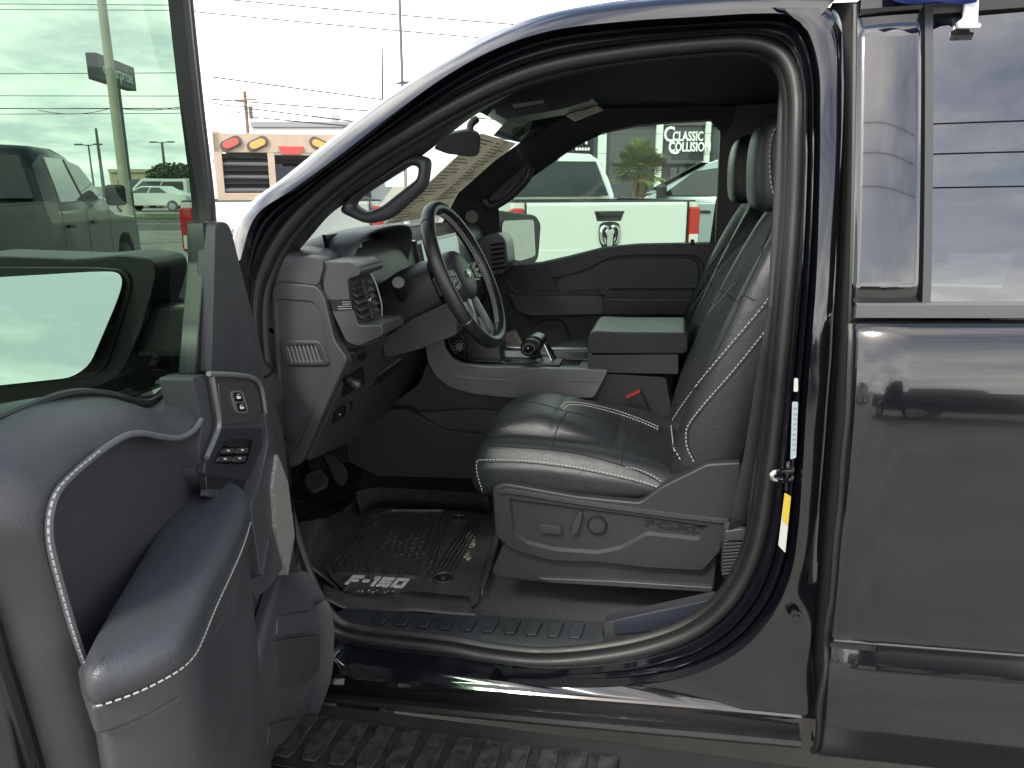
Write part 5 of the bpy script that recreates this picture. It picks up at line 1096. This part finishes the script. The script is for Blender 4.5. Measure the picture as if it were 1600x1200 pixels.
# cars across the road
def sedan(name,label,loc,rz,body,van=False):
    r=thing(name,label,'van' if van else 'car',loc,None,rz,local=True); w=.9
    if van: side=[(0,.35),(0,1.1),(.15,1.85),(3.6,1.9),(4.4,1.2),(5.1,1.0),(5.2,.35)]; gh_=[(.3,1.2),(.36,1.7),(3.5,1.72),(4.15,1.2)]
    else: side=[(0,.35),(.02,.85),(.2,1.0),(.9,1.05),(1.5,1.42),(2.6,1.44),(3.5,1.02),(4.5,.85),(4.65,.6),(4.6,.35)]; gh_=[(1.1,1.06),(1.58,1.36),(2.55,1.37),(3.3,1.04)]
    L=len(side); vs=[V(x*(1-.14*max(0,(z-1.0)/.5)),y,z) for x in(-w,w) for y,z in side]
    local(mk('body',vs,[tuple(range(L))[::-1],tuple(range(L,2*L))]+[(i,(i+1)%L,(i+1)%L+L,i+L) for i in range(L)],body,None,bev=.06,seg=3),r)
    for s in (-1,1):
        ym=(gh_[0][0]+gh_[3][0])/2
        for q in ([gh_[0],gh_[1],((gh_[1][0]+gh_[2][0])/2-.04,gh_[1][1]),(ym-.04,gh_[0][1])],[(ym+.04,gh_[0][1]),((gh_[1][0]+gh_[2][0])/2+.04,gh_[2][1]),gh_[2],gh_[3]]):
            local(prism('side_window',[V(s*(w*(1-.14*max(0,(z-1.0)/.5))+.012),y,z) for y,z in q],(-s*.02,0,0),winm,None,bev=.004),r)
        for y in (.85,3.75 if not van else 4.2):
            t_=local(lathe('wheel',V(s*.74,y,.33),V(s,0,0),[(.22,0),(.32,.01),(.33,.04),(.33,.16),(.31,.19),(.23,.195),(.0001,.17)],tyrem,None,n=24),r)
            h=lathe('rim',V(s*.91,y,.33),V(s,0,0),[(.22,0),(.2,.02),(.05,.025),(.0001,.03)],rimm,None,n=16); h.parent=t_
    return r
def at(px,d,z=0): p=PD(px,287,d); return V(p.x,p.y,z)
sedan('sedan','white sedan parked beyond the grass verge',at(300,44)+V(0,0,0),R(100),wpaint)
sedan('minivan','white van parked behind the sedan and grass verge',at(222,52),R(-75),wpaint,True)
sedan('minivan','white van with roof bars beside the round green tree',at(305,50),R(85),wpaint,True)
# tan low building and grey block far left
def bld(name,label,pxa,pxb,d,z,m,dep=12,trim=None):
    a=at(pxa,d); b=at(pxb,d); r=thing(name,label,'building',(a+b)/2)
    n=V(-(b-a).y,(b-a).x,0).normalized(); 
    if n.dot(Vector(fwd))<0: n=-n
    prism('wall',[a,b,b+n*dep,a+n*dep],(0,0,z),m,r,bev=.05); 
    q=[a-n*.15,b-n*.15,b+n*(dep+.1),a+n*(dep+.1)]; prism('roof',[p+V(0,0,z+.004) for p in q],(0,0,.35),trim or m,r,bev=.05)
    return r,a,b,n
tanw=mat('tan_wall',(.45,.38,.26),.85,var=.1,vscale=.4); greyw=mat('charcoal_wall',(.055,.062,.066),.6,var=.1,vscale=.5); pale=mat('pale_column',(.62,.64,.63),.6)
r_,a,b,n=bld('shop_building','low tan building across the road',172,300,75,2.6,tanw,14)
for k in range(5):
    c=a.lerp(b,.1+k*.2); u=(b-a).normalized(); prism('window',[c-n*.03+V(0,0,.9),c+u*1.6-n*.03+V(0,0,.9),c+u*1.6-n*.03+V(0,0,2.0),c-n*.03+V(0,0,2.0)],n*.05,winm,r_,bev=0)
r_,a,b,n=bld('flat_roof_building','white flat roofed building behind the tan headache rack',400,560,46,4.75,mat('white_wall',(.7,.7,.68),.8),10,mat('grey_fascia',(.25,.26,.27),.6))
u=(b-a).normalized()
for k in range(4):
    c=a.lerp(b,.08+k*.23); prism('window',[c-n*.03+V(0,0,1.0),c+u*1.1-n*.03+V(0,0,1.0),c+u*1.1-n*.03+V(0,0,2.6),c-n*.03+V(0,0,2.6)],n*.05,winm,r_,bev=0)
bx_=a.lerp(b,.62); box('roof_unit',bx_+V(0,1.5,5.2),(1.2,1.2,.9),pale,r_,bev=.03)
# body shop with sign
DB=36
r_,a,b,n=bld('body_shop_building','dark grey collision shop with white pilasters and sign letters',868,1330,DB,4.12,greyw,15)
u=(b-a).normalized(); zh=V(0,0,1)
for i,(px0,px1) in enumerate(((932,945),(1021,1031),(1096,1104),(1180,1190),(1262,1272))):
    p=at(px0,DB)-n*.02; q=at(px1,DB)-n*.02; prism('pilaster',[p,q,q-n*.25,p-n*.25],(0,0,4.3),pale,r_,bev=.02)
wht=mat('sign_white',(.85,.85,.84),.5)
text('sign_initial','C',.66,at(1042,DB-.3,3.72),u,zh,wht,r_,ext=.06,stretch=.8,bold=.012)
text('sign_initial','C',.66,at(1050,DB-.3,3.18),u,zh,wht,r_,ext=.06,stretch=.8,bold=.012)
text('sign_word','CLASSIC',.40,at(1071,DB-.3,3.64),u,zh,wht,r_,ext=.06,stretch=.66,bold=.02)
text('sign_word','COLLISION',.40,at(1075,DB-.3,3.18),u,zh,wht,r_,ext=.06,stretch=.66,bold=.02)
p=at(872,DB-.1); q=at(924,DB-.1); prism('sign_board',[p+zh*2.9,q+zh*2.9,q+zh*4.0,p+zh*4.0],n*.06,mat('sign_black',(.02,.02,.022),.5),r_,bev=.02)
text('sign_word','COLLISION',.46,at(917,DB-.35,3.52),u,zh,wht,r_,ext=.06,stretch=.8,bold=.02,align='RIGHT')
for k in range(5): box('sign_rule',at(900+k*4.6,DB-.35,3.1),(.09,.05,.12),wht,r_,bev=0)
for i in range(4):
    p=at(1046+i*14,DB-.08); q=at(1057+i*14,DB-.08); prism('shop_window',[p+zh*.3,q+zh*.3,q+zh*2.3,p+zh*2.3],n*.05,winm,r_,bev=.01)
prism('shop_canopy',[at(955,DB)+zh*2.45,at(1090,DB)+zh*2.45,at(1090,DB)+zh*2.6,at(955,DB)+zh*2.6],n*-.5,greyw,r_,bev=.02)
# fan palm
leafm=mat('palm_leaf',(.10,.15,.03),.6,var=.4,vscale=3); leafd=mat('palm_dry',(.16,.13,.06),.8); barkm=mat('palm_bark',(.14,.10,.06),.9,bump=1,bscale=30)
pc=at(1000,25); pt_=thing('palm_tree','small fan palm growing in front of the dark shop','palm tree',pc)
tube('trunk',crom([pc,pc+V(.03,0,.8),pc+V(0,.02,1.7)],10),.17,barkm,pt_,n=12)
rnd=random.Random(5); vs=[];fs=[]
top=pc+V(0,0,1.95)
for k in range(95):
    az=rnd.uniform(0,6.283); el=rnd.uniform(-.45,1.45); d=V(math.cos(az)*math.cos(el),math.sin(az)*math.cos(el),math.sin(el)); Ls=rnd.uniform(.35,.75); base=top+d*Ls
    side=d.orthogonal().normalized(); side=(V(0,0,1).cross(d)).normalized() if abs(d.z)<.98 else side; upd=side.cross(d)
    # petiole
    i0=len(vs); s_=.012; vs+=[top+side*s_,top-side*s_,base-side*s_,base+side*s_]; fs.append((i0,i0+1,i0+2,i0+3))
    nl=26
    for j in range(nl):
        a_=-1.9+3.8*j/(nl-1); Lf=rnd.uniform(.36,.52)*(1-.18*abs(a_)/1.9); ld=d*math.cos(a_)+side*math.sin(a_)
        tip=base+ld*Lf+V(0,0,-.12*Lf*rnd.uniform(.4,2.2)); m=base+ld*Lf*.55+upd*.015; wd=(ld.cross(upd)).normalized()*.022
        i0=len(vs); vs+=[base,m+wd,tip,m-wd]; fs.append((i0,i0+1,i0+2,i0+3))
mk('crown',vs,fs,leafm,pt_,smooth=False)
vs=[];fs=[]
for k in range(40):
    az=rnd.uniform(0,6.283); d=V(math.cos(az)*.25,math.sin(az)*.25,-1); p=top+V(math.cos(az)*.14,math.sin(az)*.14,-.05); sd_=V(-math.sin(az),math.cos(az),0)*.05; i0=len(vs); L_=rnd.uniform(.4,.8); vs+=[p,p+d*L_*.5+sd_,p+d*L_,p+d*L_*.5-sd_]; fs.append((i0,i0+1,i0+2,i0+3))
mk('dry_skirt',vs,fs,leafd,pt_,smooth=False)
# round tree far left
tr=at(272,58); tt=thing('street_tree','round dark green tree beyond the white vans','tree',tr)
tube('trunk',[tr,tr+V(.1,0,1.3),tr+V(0,0,2.2)],.14,barkm,tt)
vs=[];fs=[];rnd=random.Random(9)
for k in range(1500):
    while True:
        q=V(rnd.uniform(-1,1),rnd.uniform(-1,1),rnd.uniform(-1,1))
        if q.length<1 and q.length>.35+.3*noise.noise(q*2.2): break
    c=tr+V(q.x*1.9,q.y*1.9,2.15+q.z*.95); u=V(rnd.gauss(0,1),rnd.gauss(0,1),rnd.gauss(0,1)).normalized()*.13; v=u.orthogonal().normalized()*.09; i0=len(vs); vs+=[c-u,c+v,c+u,c-v]; fs.append((i0,i0+1,i0+2,i0+3))
mk('crown',vs,fs,mat('tree_leaf',(.045,.075,.03),.7,var=.4,vscale=1.5),tt,smooth=False)
# pole sign
polem=mat('pole_grey',(.10,.11,.11),.5); galv=mat('pole_galvanised',(.40,.38,.30),.6); wood=mat('pole_wood',(.20,.13,.08),.9)
ds=31; sg=thing('pole_sign','tall grey pole sign with pale lettering on a dark board','sign',at(201,ds))
def pv(px,py,d): return PD(px,py,d)
pb0=at(201,ds); hz=lambda py:1.55+0  # placeholder height function is not used
ptop=PZ(180,150,1.0)
def zat(px,py,d): return PD(px,py,d).z
zt_=zat(178,142,ds); 
bxp=at(197,ds); sz_=zat(176,95,ds)
zc_=zat(178,120,ds)
prism('sign_pole',[bxp+V(-.16,-.16,0),bxp+V(.16,-.16,0),bxp+V(.16,.16,0),bxp+V(-.16,.16,0)],(0,0,zc_),polem,sg,bev=.02)
su=V(-.31,.95,0).normalized(); sn=V(su.y,-su.x,0)
cS=V(bxp.x,bxp.y,zc_)
prism('sign_board',[cS-su*1.9+V(0,0,-.46)+sn*.2,cS+su*1.9+V(0,0,-.46)+sn*.2,cS+su*1.9+V(0,0,.46)+sn*.2,cS-su*1.9+V(0,0,.46)+sn*.2],sn*-.4,mat('sign_charcoal',(.05,.055,.055),.5),sg,bev=.02)
text('sign_word','enterprise',.46,cS+sn*.215+V(0,0,-.02),su,zh,pale,sg,ext=.03,stretch=1.12,bold=.02)
def lpole(name,label,px,d,top,r0=.11,r1=.07,m=galv,arms=None,cat='lamp post'):
    r=thing(name,label,cat,at(px,d)); b_=at(px,d); cyl('post',b_,b_+V(0,0,top),r0,m,r,n=12,r2=r1,bev=0); cyl('footing',b_,b_+V(0,0,.35),r0*1.8,pale,r,n=12,bev=.02)
    if arms:
        for s in (-1,1):
            tube('arm',[b_+V(0,0,top-.1),b_+V(s*.6,0,top)],.04,m,r); box('lamp_head',b_+V(s*.9,0,top),(.6,.3,.12),polem,r,bev=.03)
    return r
lpole('light_pole','pale galvanised light pole rising in front of the pole sign',194,20,9.5,.13,.09)
lpole('light_pole','slim pale light pole above the truck roof rail',634,30,11,.07,.05,polem)
lpole('light_pole','double headed lot light beyond the charcoal pickup',146,62,4.6,.09,.06,polem,True)
lpole('utility_pole','grey utility pole beside the double headed light',161,66,6.1,.16,.1,polem,cat='utility pole')
lpole('utility_pole','dark utility pole above the round green tree',260,70,5.2,.16,.1,polem,True,cat='utility pole')
up=lpole('utility_pole','brown wooden utility pole behind the tan headache rack',394,48,7.0,.13,.10,wood,cat='utility pole')
b_=at(394,48); box('crossarm',b_+V(0,0,6.5),(1.4,.1,.1),wood,up,bev=.01); cyl('transformer',b_+V(.3,0,5.4),b_+V(.3,0,6.1),.0001+.12,polem,up,n=12)
# overhead wires
wm=mat('wire_black',(.012,.012,.012),.6)
def wire(pa,pb,da,db,r,lab,sag=0.0):
    a=PD(*pa,da); b=PD(*pb,db); pts=[a.lerp(b,t)+V(0,0,-sag*4*t*(1-t)) for t in np.linspace(0,1,24)]
    o=tube('overhead_wire',pts,r,wm,None,n=5); tag(o,lab,'wire','overhead wires over the road')
WL='thin black overhead wire crossing the sky above the road'
for pa,pb in (((-900,0),(330,7)),((-900,10),(330,15))): wire(pa,(420,pb[1]+2),60,40,.02,WL)
for ya,yb in ((118,113),(147,150),(163,171),(172,168),(182,176)): wire((-900,ya-6),(400,yb),60,42,.02,WL,.12)
wire((60,172),(170,170),45,45,.018,WL,.25); wire((190,170),(300,162),44,44,.015,WL,.2)
for (x0,y0),(x1,y1) in (((300,-6),(1100,60)),((300,18),(1150,90)),((330,120),(1250,235)),((330,155),(1250,215)),((330,160),(394,165)),((394,170),(1150,255)),((394,183),(1100,240))): wire((x0,y0),(x1,y1),42,48,.034,WL,.1)
wire((330,165),(394,172),44,48,.014,WL,.3); wire((330,175),(394,166),44,48,.014,WL,.25)
for ya,yb in ((210,196),(238,232)): wire((830,ya),(1300,yb+8),30,34,.008,WL,.05)
# behind the camera (seen only as reflections in the paint and glass)
for k,(z,c) in enumerate(((8.3,(.10,.02,.02)),(7.7,(.012,.012,.012)),(7.0,(.015,.02,.06)))):
    pts=[V(-40+i*4,-8.2-.15*k,z+.6-.4*(1-((i-10)/10)**2)) for i in range(21)]
    o=tube('overhead_wire',pts,.017,mat('wire_col%d'%k,c,.6),None,n=5); tag(o,'overhead wire running along the lot across from the open door','wire','wires across the lot')
pickup('pickup_truck','black pickup parked broadside across the lot from the open door',V(3.7,-8.6,0),R(90),gpaint,group='pickups parked across the lot')
pickup('pickup_truck','white pickup parked across the lot from the open door',V(5.2,-13.0,0),R(180),wpaint,group='pickups parked across the lot')
pickup('pickup_truck','white pickup parked across the lot far from the camera side',V(-7.5,-13.0,0),R(178),wpaint)
pickup('pickup_truck','silver pickup parked across the lot in the facing row',V(9.5,-12.0,0),R(178),spaint)
# ================================================================== GROUND
gm=mat('lot_concrete',(.245,.232,.208),.85,bump=.6,bscale=60,var=.25,vscale=1.3)
o=mk('ground',[(-400,-400,0),(400,-400,0),(400,400,0),(-400,400,0)],[(0,1,2,3)],gm); o['kind']='structure'
rd0,rd1=at(-600,30),at(900,30); nn=V(-(rd1-rd0).y,(rd1-rd0).x,0).normalized(); nn=nn if nn.y>0 else -nn
def strip(name,d0,d1,m,z,par=None):
    o=mk(name,[rd0+nn*d0+V(0,0,z),rd1+nn*d0+V(0,0,z),rd1+nn*d1+V(0,0,z),rd0+nn*d1+V(0,0,z)],[(0,1,2,3)],m,par); 
    if par is None: o['kind']='structure'
    return o
road=strip('road',-4,4.5,mat('asphalt',(.10,.098,.092),.9,bump=.5,bscale=40,var=.15,vscale=.6),.004)
strip('lane_marking',.2,.35,pale,.008,road)
strip('verge',4.6,10.5,mat('verge_grass',(.06,.10,.025),.9,bump=1,bscale=12,var=.35,vscale=2),.03)
strip('far_pavement',10.6,60,mat('far_concrete',(.33,.31,.28),.9,var=.15,vscale=.5),.012)
